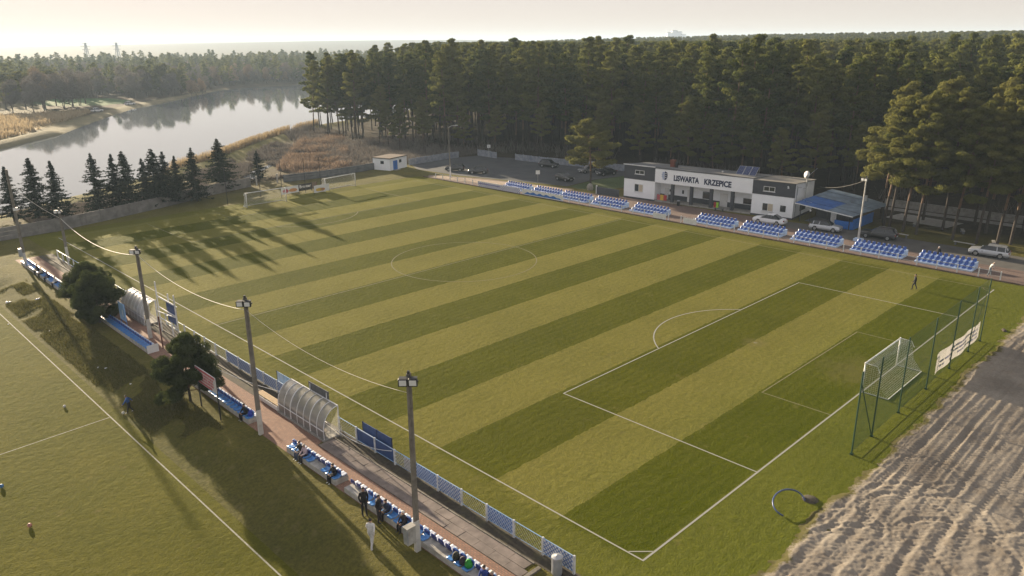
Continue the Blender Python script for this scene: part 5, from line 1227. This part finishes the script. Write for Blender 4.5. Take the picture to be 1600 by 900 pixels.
# scoreboard frame
sb = thing('scoreboard_frame', 'white tubular frame with two dark score panels beside the railing', 'scoreboard', (-4.4, 51.0, 0))
for (x, y, h) in ((0,2.3,5.0),(0,-1.9,4.6),(-.5,1.4,3.5),(.25,.2,4.2)): mb = MB(); mb.bar((x,y,0),(x,y,h),.10); mb.build('post', M['white_metal'], sb)
for (a, b_) in (((0,2.3,3.6),(0,-2.0,3.6)),((0.12,2.3,3.45),(.12,-2.0,3.45)),((0,2.3,2.5),(0,-1.9,2.5)),((-.05,2.3,1.45),(-.05,-1.9,1.45)),((-.5,1.4,2.4),(.0,-1.9,2.4))): mb = MB(); mb.bar(a,b_,.08); mb.build('rail', M['white_metal'], sb)
for (y0, y1) in ((.35,-.4),(-.55,-1.8)): mb = MB(); mb.bevbox(.05,.11,y1,y0,1.55,3.4,.01); mb.build('panel', M['blue_board'], sb)
o = None
mb = MB(); mb.tube([(0,0,0),(0,0,3.1)], .07, 6); o = mb.build('rusty_post', mat('rust', (.13,.045,.03), .8, var=.3)); o.location = (-6.1,48.7,0); tag(o, 'rust red post on the brick path under the scoreboard', 'post')
bb = thing('billboard', 'white billboard with faded red lettering on two thin posts over the grass', 'billboard', (-8.7,31.5,0))
mb = MB(); mb.bevbox(-.03,.03,-.05,3.35,2.15,3.4,.01); mb.build('board', mat('billboard_white', (.56,.55,.54), .6, var=.1, dirt=(.45,.40,.40)), bb)
mb = MB(); mb.box(-.036,-.031,.0,3.3,3.18,3.36); mb.box(-.036,-.031,.6,2.9,2.19,2.36); mb.build('red_band', M['pink_red'], bb)
mb = MB(); r = random.Random(12)
for row, z in enumerate((2.92, 2.68, 2.45)):
    y = .3
    while y < 2.5 + .4*row*0:
        w = r.uniform(.12,.3); mb.box(-.037,-.031,y,y+w,z,z+.17); y += w+r.uniform(.05,.09)
mb.build('print', M['pink_red'], bb)
mb = MB(); mb.box(-.037,-.031,2.6,3.1,2.5,3.05); mb.build('emblem', mat('print_grey', (.36,.37,.38), .7), bb)
for yy in (.02, 3.3): mb = MB(); mb.bar((.06,yy,-.6),(.06,yy,3.3),.08); mb.build('post', M['dark_metal'], bb)
t = thing('hanging_banner', 'light blue banner board standing among the seats by the far pines', 'banner', (-6.45,56.6,0)); mb = MB(); mb.bevbox(-.02,.02,0,1.6,.6,2.4,.01); mb.build('sheet', M['sky_blue_board'], t); mb = MB(); mb.box(-.026,-.021,.55,.75,1.0,1.7); mb.build('print', M['white_board'], t)
for yy in (.05,1.55): mb = MB(); mb.bar((.04,yy,0),(.04,yy,2.4),.05); mb.build('post', M['blue_paint'], t)
t = thing('seat_row_screen', 'white low board closing the seat row end beside the dark billboard pine', 'board', (-7.2,48.35,0)); mb = MB(); mb.bevbox(-.4,.6,-.03,.0,.0,.75,.01); mb.build('sheet', M['white_board'], t)
t = thing('dustbin', 'round grey dustbin at the near end of the railing', 'bin', (-4.0,2.55,0)); mb = MB(); mb.lathe([(.25,0),(.28,.06),(.28,.98),(.30,1.0)], 16); mb.build('barrel', M['steel_bin'], t, False); mb = MB(); mb.lathe([(.31,1.005),(.30,1.06),(.12,1.12),(.05,1.16),(.001,1.17)], 16); mb.build('lid', M['grey_metal'], t, False)
pts = []
for i in range(19): a = R(-35 + 235*i/18); pts.append((10.2+1.35*math.cos(a)*1.0, -3.15+.95*math.sin(a)*.85+.0, .06 + .42*math.sin(math.pi*i/18)))
mb = MB(); mb.tube(pts, .05, 7); o = mb.build('water_pipe', mat('pipe_blue', (.05,.08,.19), .35), None, True); tag(o, 'dark blue pipe bent in an arc on the grass beside the sand', 'pipe')
mb = MB(); mb.lathe([(.001,0),(.5,.02),(.35,.1),(.1,.14)], 9, 11.7, -3.75); o = mb.build('sand_heap', M['soil']); tag(o, 'little pale heap where the bent pipe leaves the ground', 'heap')

# ------------------------------------------------------------------ cars
def car(label, kind, paint, x, y, rz, L=4.6, Wd=1.8, Hh=1.46, roofm=None, group=None, estate=None):
    t = thing('parked_car', label, 'car', (x, y, 0.02), rz, group); hw = Wd/2
    zb = lambda u_: .93 - .05*abs(u_-.1)
    if kind == 'saloon': gl = (-.36,-.16,.06,.25); rear = .98
    elif kind == 'estate': gl = (-.475,-.40,.05,.22); rear = .98
    else: gl = (-.465,-.36,.07,.23); rear = .95
    st_ = sorted(set([-.5,-.485,-.44,-.3,.33,.42,.475,.5,-.05] + list(gl)))
    secs = []
    for u_ in st_:
        e = abs(u_); pin = 1 - .16*max(0,(e-.42)/.08)**2
        lowz = .22 if e < .48 else .36
        bel = zb(u_) if -.44 < u_ < .26 else (.90 if u_ < 0 else .93 - .55*max(0,(u_-.25))**1.1*1.2)
        if e > .48: bel -= .16
        if gl[0] < u_ < gl[3]:
            if u_ <= gl[1]: q = (u_-gl[0])/(gl[1]-gl[0])
            elif u_ >= gl[2]: q = (gl[3]-u_)/(gl[3]-gl[2])
            else: q = 1
            q = max(0, min(1, q)); rz_ = bel + .02 + (Hh-bel-.02)*q*(1 - .06*abs(u_+.02)/.3*(kind != 'estate'))
            rw = hw*(.93-.20*q)
        else: rz_ = bel + .03; rw = hw*.86*pin
        secs.append((u_*L, [(hw*.86*pin,lowz),(hw*pin,.45),(hw*.985*pin,.70),(hw*.94*pin,bel),(rw,rz_),(rw*.55,rz_+.035*(1 if gl[0]<u_<gl[3] else .6))]))
    vs = []; fs = []; ms = []; n = 12
    for (x_, s) in secs: vs += [(x_,-w,z) for w, z in s] + [(x_,w,z) for w, z in reversed(s)]
    for i in range(len(secs)-1):
        u0, u1 = st_[i], st_[i+1]
        for j in range(n):
            j2 = (j+1) % n; mi = 0
            inside = u0 >= gl[0]-1e-6 and u1 <= gl[3]+1e-6
            if inside and j in (3,7): mi = 1
            if inside and j in (4,5,6) and (u1 <= gl[1]+1e-6 or u0 >= gl[2]-1e-6): mi = 1
            elif inside and j in (4,5,6) and roofm: mi = 2
            if j == 11: mi = 3
            fs.append((i*n+j, i*n+j2, (i+1)*n+j2, (i+1)*n+j)); ms.append(mi)
    fs.append(tuple(range(n-1,-1,-1))); ms.append(0); fs.append(tuple((len(secs)-1)*n+k for k in range(n))); ms.append(0)
    mb = MB(); mb.v = vs; mb.f = fs; mb.m = ms; mb.build('body', [paint, M['car_glass'], roofm or paint, M['black']], t, True)
    try:
        t.children[0].data.set_sharp_from_angle(angle=R(28))
    except Exception: pass
    mb = MB()
    for s in (-1,1):
        for u_ in (gl[1], (gl[1]+gl[2])/2-.02): mb.bar((u_*L, s*hw*.935, .92), (u_*L+.06, s*hw*.745, Hh-.04), .07, .04)
    mb.build('pillar', paint if kind != 'saloon' else M['black'], t)
    wb = L*.29; wr = .325
    for u_ in (-wb, wb+.08):
        for s in (-1,1):
            mb = MB(); Mx = Matrix.Translation((u_, s*(hw-.10), wr)) @ Matrix.Rotation(R(90)*-s, 4, 'X')
            def disc(r0, z0, r1, z1, nn=16):
                vs_ = [tuple(Mx @ Vector((r*math.cos(6.2832*k/nn), r*math.sin(6.2832*k/nn), z))) for r, z in ((r0,z0),(r1,z1)) for k in range(nn)]
                mb.add(vs_, [(k,(k+1)%nn,(k+1)%nn+nn,k+nn) for k in range(nn)] + [tuple(range(nn,2*nn))])
            mb.lathe; disc(wr, -.1, wr, .105); wh = mb.build('wheel', M['tyre'], t)
            mb = MB(); disc(wr*.66, .10, wr*.62, .115); mb.build('rim', M['rim'], wh)
            mb = MB(); disc(wr+.07, -.02, wr+.07, .092, 18); mb.build('wheel_arch', M['black'], t)
    for s in (-1,1):
        mb = MB(); mb.bevbox(L*.462, L*.497, s*hw*.72-.17, s*hw*.72+.17, .60, .74, .02); mb.build('headlight', M['headlight'], t)
        mb = MB(); mb.bevbox(-L*.500, -L*.475, s*hw*.74-.14, s*hw*.74+.14, .70, .88, .02); mb.build('taillight', M['taillight'], t)
        mb = MB(); mb.bevbox(L*.2, L*.2+.12, s*(hw+.02)-.07+ (s*.05), s*(hw+.02)+.07+(s*.05), .92, 1.05, .02); mb.build('mirror', paint, t)
    mb = MB(); mb.box(L*.488,L*.502,-.45,.45,.42,.56); mb.build('grille', M['black'], t)
    mb = MB(); mb.box(L*.503,L*.508,-.26,.26,.36,.46); mb.box(-L*.506,-L*.501,-.26,.26,.55,.66); mb.build('number_plate', M['white_board'], t)
    if estate:
        for s in (-1,1):
            mb = MB(); mb.tube([(-L*.36,s*hw*.66,Hh+.02),(-L*.34,s*hw*.66,Hh+.07),(L*.02,s*hw*.66,Hh+.07),(L*.05,s*hw*.66,Hh+.01)], .018, 5)
            mb.build('roof_rail', M['grey_metal'], t)
    return t
car('white saloon parked before the clubhouse right wing', 'saloon', P_WHITE, 77.7, 33.1, R(96), 4.8, 1.86, 1.47)
car('silver car with a dark roof under the blue canopy edge', 'hatch', P_SILVER, 79.1, 25.2, R(-84), 4.35, 1.8, 1.45, M['black'])
car('black estate with silver roof rails behind the white concrete pole', 'estate', P_BLACK, 79.8, 18.0, R(95), 4.75, 1.84, 1.5, None, None, True)
car('silver estate parked at the road under the right-hand pines', 'estate', P_SILVER, 79.9, 4.4, R(95), 4.5, 1.78, 1.46, None, None, True)
car('black hatchback behind the street lamp in the car park', 'hatch', P_BLACK, 78.2, 105.9, R(128), 4.2, 1.78, 1.5)
car('dark blue hatchback to the right of the street lamp, facing the hut', 'hatch', P_DARK, 79.2, 99.7, R(140), 4.2, 1.78, 1.5)
car('dark high car parked by the panel wall mid car park', 'hatch', P_DARK, 95.6, 94.5, R(-75), 4.4, 1.85, 1.62)
car('black and silver small hatchback left of the lone pine', 'hatch', P_BLACK, 85.0, 80.6, R(-98), 4.1, 1.75, 1.5, None)
car('pale grey van-like car half hidden by the lone pine', 'hatch', P_GREY, 95.8, 83.4, R(160), 4.3, 1.8, 1.75)
car('dark low car beside the pale one, right of the lone pine', 'saloon', P_DARK, 96.0, 78.8, R(165), 4.5, 1.8, 1.45)
for lab, x, y, rz, z_ in (('tiny white car nearer the reeds on the far lake bank', 77.0, 330, R(10), 0), ('tiny white car on the bare ground by the far shore', 99.5, 357, R(15), 0)):
    t = car(lab, 'hatch', P_WHITE, x, y, rz, 4.6, 1.85, 1.7); t.location.z = float(ground_z(np.array([x]), np.array([y]))[0])

# ------------------------------------------------------------------ people
def person(label, x, y, face, pose='stand', top=(.02,.02,.025), legs=(.02,.02,.03), shoes=(.03,.03,.03), hair='hair_dark', h=1.76, z=0, cap=None, sleeve=True, lean=0, extra=None):
    """one continuous body grown with a skin modifier over a posed skeleton; faces +X before turning"""
    s = h/1.76; V = []; E_ = []; Rr = []; G = []
    def v(p_, r, g, par=None):
        V.append(Vector(p_)*s); Rr.append(r*s*(1.22 if g in 'TL' else 1.0)); G.append(g)
        if par is not None: E_.append((par, len(V)-1))
        return len(V)-1
    sit = pose == 'sit'; hz = .98 if not sit else .50
    tilt = {'stand':.03,'walk':.06,'sit':.12,'kick':.25,'bend':.5}[pose] + lean
    up = Vector((math.sin(tilt),0,math.cos(tilt))); P_ = Vector((0,0,hz)) if not sit else Vector((-.02,0,hz))
    at_ = lambda d, yy=0, f=0: P_ + up*d + Vector((f,yy,0))
    pel = v(P_, .135, 'L'); wa = v(at_(.17), .125, 'T', pel); ch = v(at_(.36), .155, 'T', wa); nk0 = v(at_(.50), .085, 'T', ch); nk = v(at_(.565), .055, 'S', nk0)
    hd0 = v(at_(.635,0,.015), .078, 'S', nk); hd1 = v(at_(.70,0,.02), .092, 'S', hd0); hd2 = v(at_(.775,0,.01), .078, 'H', hd1)
    v(at_(.66,0,.105), .020, 'S', hd0)                                   # nose
    for sy in (-1,1):
        v(at_(.67,sy*.088,.0), .018, 'S', hd1)                           # ear
        sh = v(at_(.45,sy*.19), .070, 'T', ch); sw = {'walk':.22*sy,'kick':.3*sy}.get(pose, .02)
        if sit: el = at_(.24,sy*.25,.10); wr_ = at_(.13,sy*.13,.34)
        elif pose == 'walk': el = at_(.19,sy*.24,-.05+sw*.6); wr_ = at_(-.02,sy*.23,.08+sw)
        elif pose == 'kick': el = at_(.24,sy*.32,sw*.6); wr_ = at_(.05,sy*.40,.1+sw)
        elif pose == 'bend': el = at_(.22,sy*.22,.18); wr_ = at_(.0,sy*.18,.34)
        elif pose == 'pocket': el = wr_ = None
        else: el = at_(.18,sy*.25,-.05); wr_ = at_(-.03,sy*.20,.09)
        e1 = v(el, .05, 'T', sh); w1 = v(wr_, .033, 'T' if sleeve else 'S', e1)
        d = (Vector(wr_)-Vector(el)).normalized(); pm = v(Vector(wr_)+d*.06, .036, 'S', w1); sd_ = d.cross(Vector((0,1,0))); sd_ = sd_.normalized() if sd_.length > .1 else Vector((1,0,0))
        for q, L in ((-.03,.062),(-.01,.075),(.01,.072),(.03,.058)):
            f1 = v(Vector(wr_)+d*.09+sd_*q, .010, 'S', pm); v(Vector(wr_)+d*(.09+L*.6)+sd_*q+Vector((-.012,0,0)), .008, 'S', f1)
        th = v(Vector(wr_)+d*.05+sd_*.045, .011, 'S', pm); v(Vector(wr_)+d*.085+sd_*.055, .009, 'S', th)
        hp = v(P_+Vector((0,sy*.09,-.05)), .098, 'L', pel)
        if sit: kn = Vector((.42,sy*.12,.50)); an = Vector((.40,sy*.12,.09))
        elif pose == 'walk': kn = Vector((.16*sy+.06,sy*.09,.52)); an = Vector((.26*sy-.04,sy*.09,.09))
        elif pose == 'kick': kn = Vector((.10 if sy > 0 else .0,sy*.10,.50)); an = Vector((.22 if sy > 0 else -.28,sy*.10,.09 if sy > 0 else .16))
        elif pose == 'bend': kn = Vector((.05+.12*sy,sy*.1,.5)); an = Vector((.2*sy,sy*.1,.09))
        else: kn = Vector((.02,sy*.105,.51)); an = Vector((-.01,sy*.11,.09))
        mid = v((P_+Vector((0,sy*.09,-.05))).lerp(kn,.45), .085, 'L', hp); k1 = v(kn, .06, 'L', mid); a1 = v(an, .043, 'L', k1)
        v(an+Vector((.09,0,-.05)), .042, 'F', a1); v(an+Vector((.19,0,-.06)), .03, 'F', len(V)-1)
    me = bpy.data.meshes.new('tmp'); me.from_pydata(V, E_, []); ob = bpy.data.objects.new('tmp', me); COL.objects.link(ob)
    ob.modifiers.new('s', 'SKIN'); 
    for i, d in enumerate(me.skin_vertices[0].data): d.radius = (Rr[i], Rr[i]); d.use_root = (i == 0)
    ss = ob.modifiers.new('u', 'SUBSURF'); ss.levels = 1; ss.render_levels = 1
    dg = bpy.context.evaluated_depsgraph_get(); out = bpy.data.meshes.new_from_object(ob.evaluated_get(dg)); bpy.data.objects.remove(ob); bpy.data.meshes.remove(me)
    out.name = 'person'; out.materials.clear()
    order = {'T':0,'L':1,'S':2,'H':3,'F':4}
    for nm, c_ in (('top',top),('legs',legs)): out.materials.append(mat('cloth_'+nm, c_, .85, var=.2, scale=9))
    out.materials.append(M['skin']); out.materials.append(M[hair] if cap is None else mat('cap', cap, .7)); out.materials.append(mat('shoe', shoes, .6))
    A = np.array(V); rr = np.array(Rr)
    cen = np.empty(len(out.polygons)*3, np.float32); out.polygons.foreach_get('center', cen); cen = cen.reshape(-1,3)
    nearest = (np.linalg.norm(cen[:,None,:]-A[None], axis=2) - rr[None]*.6).argmin(1)
    out.polygons.foreach_set('material_index', np.array([order[G[i]] for i in nearest], np.int32)); out.polygons.foreach_set('use_smooth', np.ones(len(out.polygons), bool)); out.update()
    t = thing('person', label, 'person', (x, y, z), face); link('body', out, t)
    mb = MB(); hc = at_(.735,0,-.012)*s; mb.sphere((hc.x,hc.y,hc.z), .096*s, 12, None, .82); mb.build('hair' if cap is None else 'cap', M[hair] if cap is None else mat('cap', cap, .7), t, True)
    mb = MB()                                                            # eyes and mouth
    for sy in (-1,1): e_ = at_(.695,sy*.033,.098)*s; mb.box(e_.x-.006,e_.x+.006,e_.y-.011,e_.y+.011,e_.z-.006,e_.z+.006)
    e_ = at_(.615,0,.088)*s; mb.box(e_.x-.006,e_.x+.004,-.022,.022,e_.z-.005,e_.z+.004); mb.build('face_features', M['hair_dark'], t)
    # open jacket hem and collar follow the trunk
    return t
BLK = (.010,.010,.013)
person('person in a white tracksuit seen from behind, walking on the shaded grass', -9.5, 11.2, R(35), 'walk', (.62,.61,.60), (.55,.55,.56), (.5,.5,.5), h=1.82, z=-.02)
person('person all in black standing in front of the near seat row', -8.05, 14.0, R(-110), 'stand', BLK, BLK, BLK, h=1.85)
t = person('person in a black jacket standing with a pale bag at the near seat row', -7.85, 12.8, R(-60), 'stand', BLK, (.03,.025,.03), BLK, h=1.80)
mb = MB(); mb.bevbox(-.3,-.05,.22,.36,.85,1.35,.05); mb.build('bag', M['concrete_pale'], t)
SEAT_Z = -.02
def seated(label, y, **kw): return person(label, -7.22, y, R(180), 'sit', z=-.06, **kw)
seated('person in black with jeans sitting at the left end of the second seat row', 22.55, top=BLK, legs=(.06,.08,.14), shoes=(.5,.5,.5))
seated('person in a pale pink jacket sitting beside the one in black', 21.95, top=(.48,.38,.42), legs=(.03,.03,.04), shoes=(.6,.6,.6), hair='hair_fair')
seated('person in black with white shoes sitting alone at the row end', 18.5, top=BLK, legs=BLK, shoes=(.65,.65,.65))
seated('person in a dark coat and white cap sitting behind the near lamp pole', 11.25, top=(.025,.02,.03), legs=BLK, cap=(.6,.58,.55))
seated('person in dark blue sitting behind the standing one with the pale bag', 12.9, top=(.02,.035,.08), legs=BLK)
seated('person in black sitting below the billboard beside a blue seat', 30.4, top=BLK, legs=BLK, shoes=(.3,.3,.3))
seated('person in a blue jacket sitting at the bottom edge of the view', 4.55, top=(.02,.05,.25), legs=(.2,.25,.35))
seated('person in a black and red top sitting at the very bottom of the seat row', 3.95, top=(.03,.01,.012), legs=BLK, hair='hair_fair')
for y, c_, lab in ((83.8,BLK,'person in black sitting among the far seats'),(82.0,(.42,.36,.27),'person in beige sitting among the far seats'),(79.6,(.03,.03,.1),'person in navy sitting among the far seats'),(76.6,(.4,.4,.42),'person in light grey sitting at the near end of the far seats')):
    seated(lab, y, top=c_, legs=BLK)
person('small person in a blue shirt and black shorts running after a ball', -12.4, 39.3, R(150), 'kick', (.03,.10,.32), (.015,.015,.02), (.65,.65,.65), h=1.5, z=-.80)
person('person in black walking on the pitch near the far right corner', 59.0, 6.3, R(120), 'walk', BLK, BLK, (.02,.02,.02), h=1.72)
person('person in a pale top bending at the rail by the far right corner', 70.3, 1.9, R(-60), 'bend', (.55,.50,.46), (.16,.20,.24), (.6,.6,.6), hair='hair_fair', h=1.75)
person('person in black with a white cap standing behind the rightmost seat block', 73.3, 8.4, R(170), 'stand', BLK, BLK, cap=(.7,.7,.68))
for x, y, lab in ((91.0,331.5,'tiny dark angler on the far shore, left of two'),(95.8,336,'tiny dark angler on the far shore, right of two')):
    person(lab, x, y, R(-40), 'stand', BLK, BLK, z=float(ground_z(np.array([x]), np.array([y]))[0]))

# ------------------------------------------------------------------ bags, balls, litter
def bag(label, x, y, z, col, s=1.0):
    t = thing('sports_bag', label, 'bag', (x, y, z)); mb = MB(); mb.lathe([(.17*s,0),(.21*s,.06*s),(.20*s,.26*s),(.12*s,.38*s),(.02,.42*s)], 10); mb.build('sack', mat('bag_cloth', col, .8, var=.25, scale=7), t, True)
    mb = MB(); mb.tube([(-.12*s,0,.28*s),(-.22*s,0,.36*s),(-.05*s,0,.42*s)], .015, 5); mb.build('strap', M['black'], t)
bag('black and yellow bag on a blue seat right of the near lamp pole', -7.25, 6.75, .43, (.03,.03,.015)); bag('dark purple bag on the seat left of the green one', -7.25, 6.2, .43, (.03,.022,.04)); bag('bright green bag on the near seat row', -7.2, 5.8, .43, (.02,.28,.03), 1.05); bag('deep blue bag at the end of the seats under the billboard', -7.1, 29.75, .43, (.02,.05,.35), 1.1)
def ball(label, x, y, z, col, r=.11):
    t = thing('ball', label, 'ball', (x, y, z)); mb = MB(); mb.sphere((0,0,r), r, 14); mb.build('shell', mat('ball', col, .4, var=.05), t, True)
    mb = MB()
    for a, b_ in ((.3,.2),(1.6,.9),(2.9,.1),(4.2,.8),(5.4,-.4)):
        d = Vector((math.cos(a)*math.cos(b_), math.sin(a)*math.cos(b_), math.sin(b_))); c_ = Vector((0,0,r)) + d*(r*1.0); u_ = d.orthogonal().normalized(); w_ = d.cross(u_)
        mb.add([tuple(c_ + (u_*math.cos(6.283*k/5) + w_*math.sin(6.283*k/5))*r*.35) for k in range(5)], [tuple(range(5))])
    mb.build('patch', M['black'], t)
TZ = -.84
ball('white football at the feet of the running small person', -12.85, 39.5, TZ, (.65,.65,.63)); ball('orange ball on the training pitch at lower left', -22.0, 28.2, TZ, (.5,.22,.18), .13); ball('white football lying alone on the training pitch above the cross line', -15.7, 44.0, TZ, (.6,.6,.6)); ball('blue ball at the left edge of the training pitch', -22.1, 34.3, TZ, (.06,.20,.45), .13)
def lump(name, label, cat, x, y, z, s, mt):
    mb = MB(); r = random.Random(int(x*100+y*10)); n = 9
    for k in range(3): c_ = (r.uniform(-.6,.6)*s, r.uniform(-.6,.6)*s); mb.lathe([(.55*s*r.uniform(.7,1.1),0),(.5*s,.25*s),(.2*s,.5*s*r.uniform(.7,1.2))], n, *c_)
    o = mb.build(name, mt, None, True); o.location = (x, y, z); tag(o, label, cat); return o
for i, (x, y, s, lab) in enumerate([(-12.2,76.6,.32,'black and white kit heap in the grass at far left'),(-11.6,63.2,.14,'white plastic bag in the grass left of the far round pine'),(-11.4,49.6,.17,'white crumpled sack in rough grass, the larger of two'),(-11.1,48.6,.14,'small white scrap in rough grass, beside the larger sack'),(-13.9,69,.10,'white scrap by the start of the training touchline'),(-10.8,43.6,.12,'white scrap on the embankment above the running small person')]):
    zz = float(ground_z(np.array([x]), np.array([y]))[0]); lump('litter', lab, 'litter', x, y, zz, s, M['white_board'])
lump('kit_bag', 'blue kit bag in the shaded grass below the far seats', 'bag', -10.0, 73.2, -.15, .3, M['blue_paint'])
lump('debris', 'dark broken branches on the sand edge near the fence end', 'debris', 51.5, -4.3, .0, .35, M['bark'])

# ------------------------------------------------------------------ far away: power pylons and a town
def pylon(label, x, y, h, z):
    t = thing('power_pylon', label, 'pylon', (x, y, z), .6); mb = MB(); w = h*.1
    for sx in (-1,1):
        for sy in (-1,1): mb.bar((sx*w,sy*w,0),(sx*.6,sy*.6,h), 1.1)
    for k in range(1,6): q = 1-k/6.3; mb.bar((-w*q,-w*q,h*k/6.3),(w*q,w*q,h*k/6.3),.7); mb.bar((w*q,-w*q,h*k/6.3),(-w*q,w*q,h*k/6.3),.7)
    mb.build('mast', M['dark_metal'], t)
    for zz, L in ((h*.72,9),(h*.86,12),(h*.98,8)): mb = MB(); mb.bar((-L,0,zz),(L,0,zz),.8); mb.build('arm', M['dark_metal'], t)
def far_at(px, dist):
    a = R(45.29622) - math.atan((px-800)/1195.6); return CAM_LOC[0]+dist*math.cos(a), CAM_LOC[1]+dist*math.sin(a)
for px, lab in ((168,'hazy power pylon on the horizon, left of two'),(214,'hazy power pylon on the horizon, right of two')):
    x, y = far_at(px, 1650); pylon(lab, x, y, 42, float(ground_z(np.array([x]),np.array([y]))[0])-14)
for i, (px, w, h) in enumerate([(1036,20,46),(1043,26,52),(1050,22,48),(1056,18,40),(948,30,24),(1015,40,26)]):
    x, y = far_at(px, 2600); zz = float(ground_z(np.array([x]),np.array([y]))[0]); t = thing('tower_block', 'hazy pale tower block of the far town on the horizon', 'building', (x, y, zz-16), .8, 'tower blocks of the far town')
    mb = MB(); mb.box(-w/2,w/2,-8,8,0,h); mb.build('wall', M['white_wall'], t); mb = MB(); mb.box(-w/2-.5,w/2+.5,-8.5,8.5,h,h+1.5); mb.build('roof', M['roof_felt'], t)
    for k in range(5): mb = MB(); mb.box(-w*.42,w*.42,-8.3,-8.01,h*(.15+k*.16),h*(.15+k*.16)+2.2); mb.build('window_band', M['glass'], t)

# ------------------------------------------------------------------ haze
mb = MB(); mb.box(-6050, 6050, -5990, 5990, -4.2, 64)
m = bpy.data.materials.new('haze_air'); m.use_nodes = True; nt = m.node_tree; nt.nodes.remove(nt.nodes['Principled BSDF'])
pv = N(nt, 'ShaderNodeVolumePrincipled'); pv.inputs['Color'].default_value = (.62,.80,1.0,1); pv.inputs['Density'].default_value = HAZE_DENSITY; pv.inputs['Anisotropy'].default_value = .12
nt.links.new(pv.outputs[0], nt.nodes['Material Output'].inputs['Volume'])
tag(mb.build('haze', m), kind='stuff')
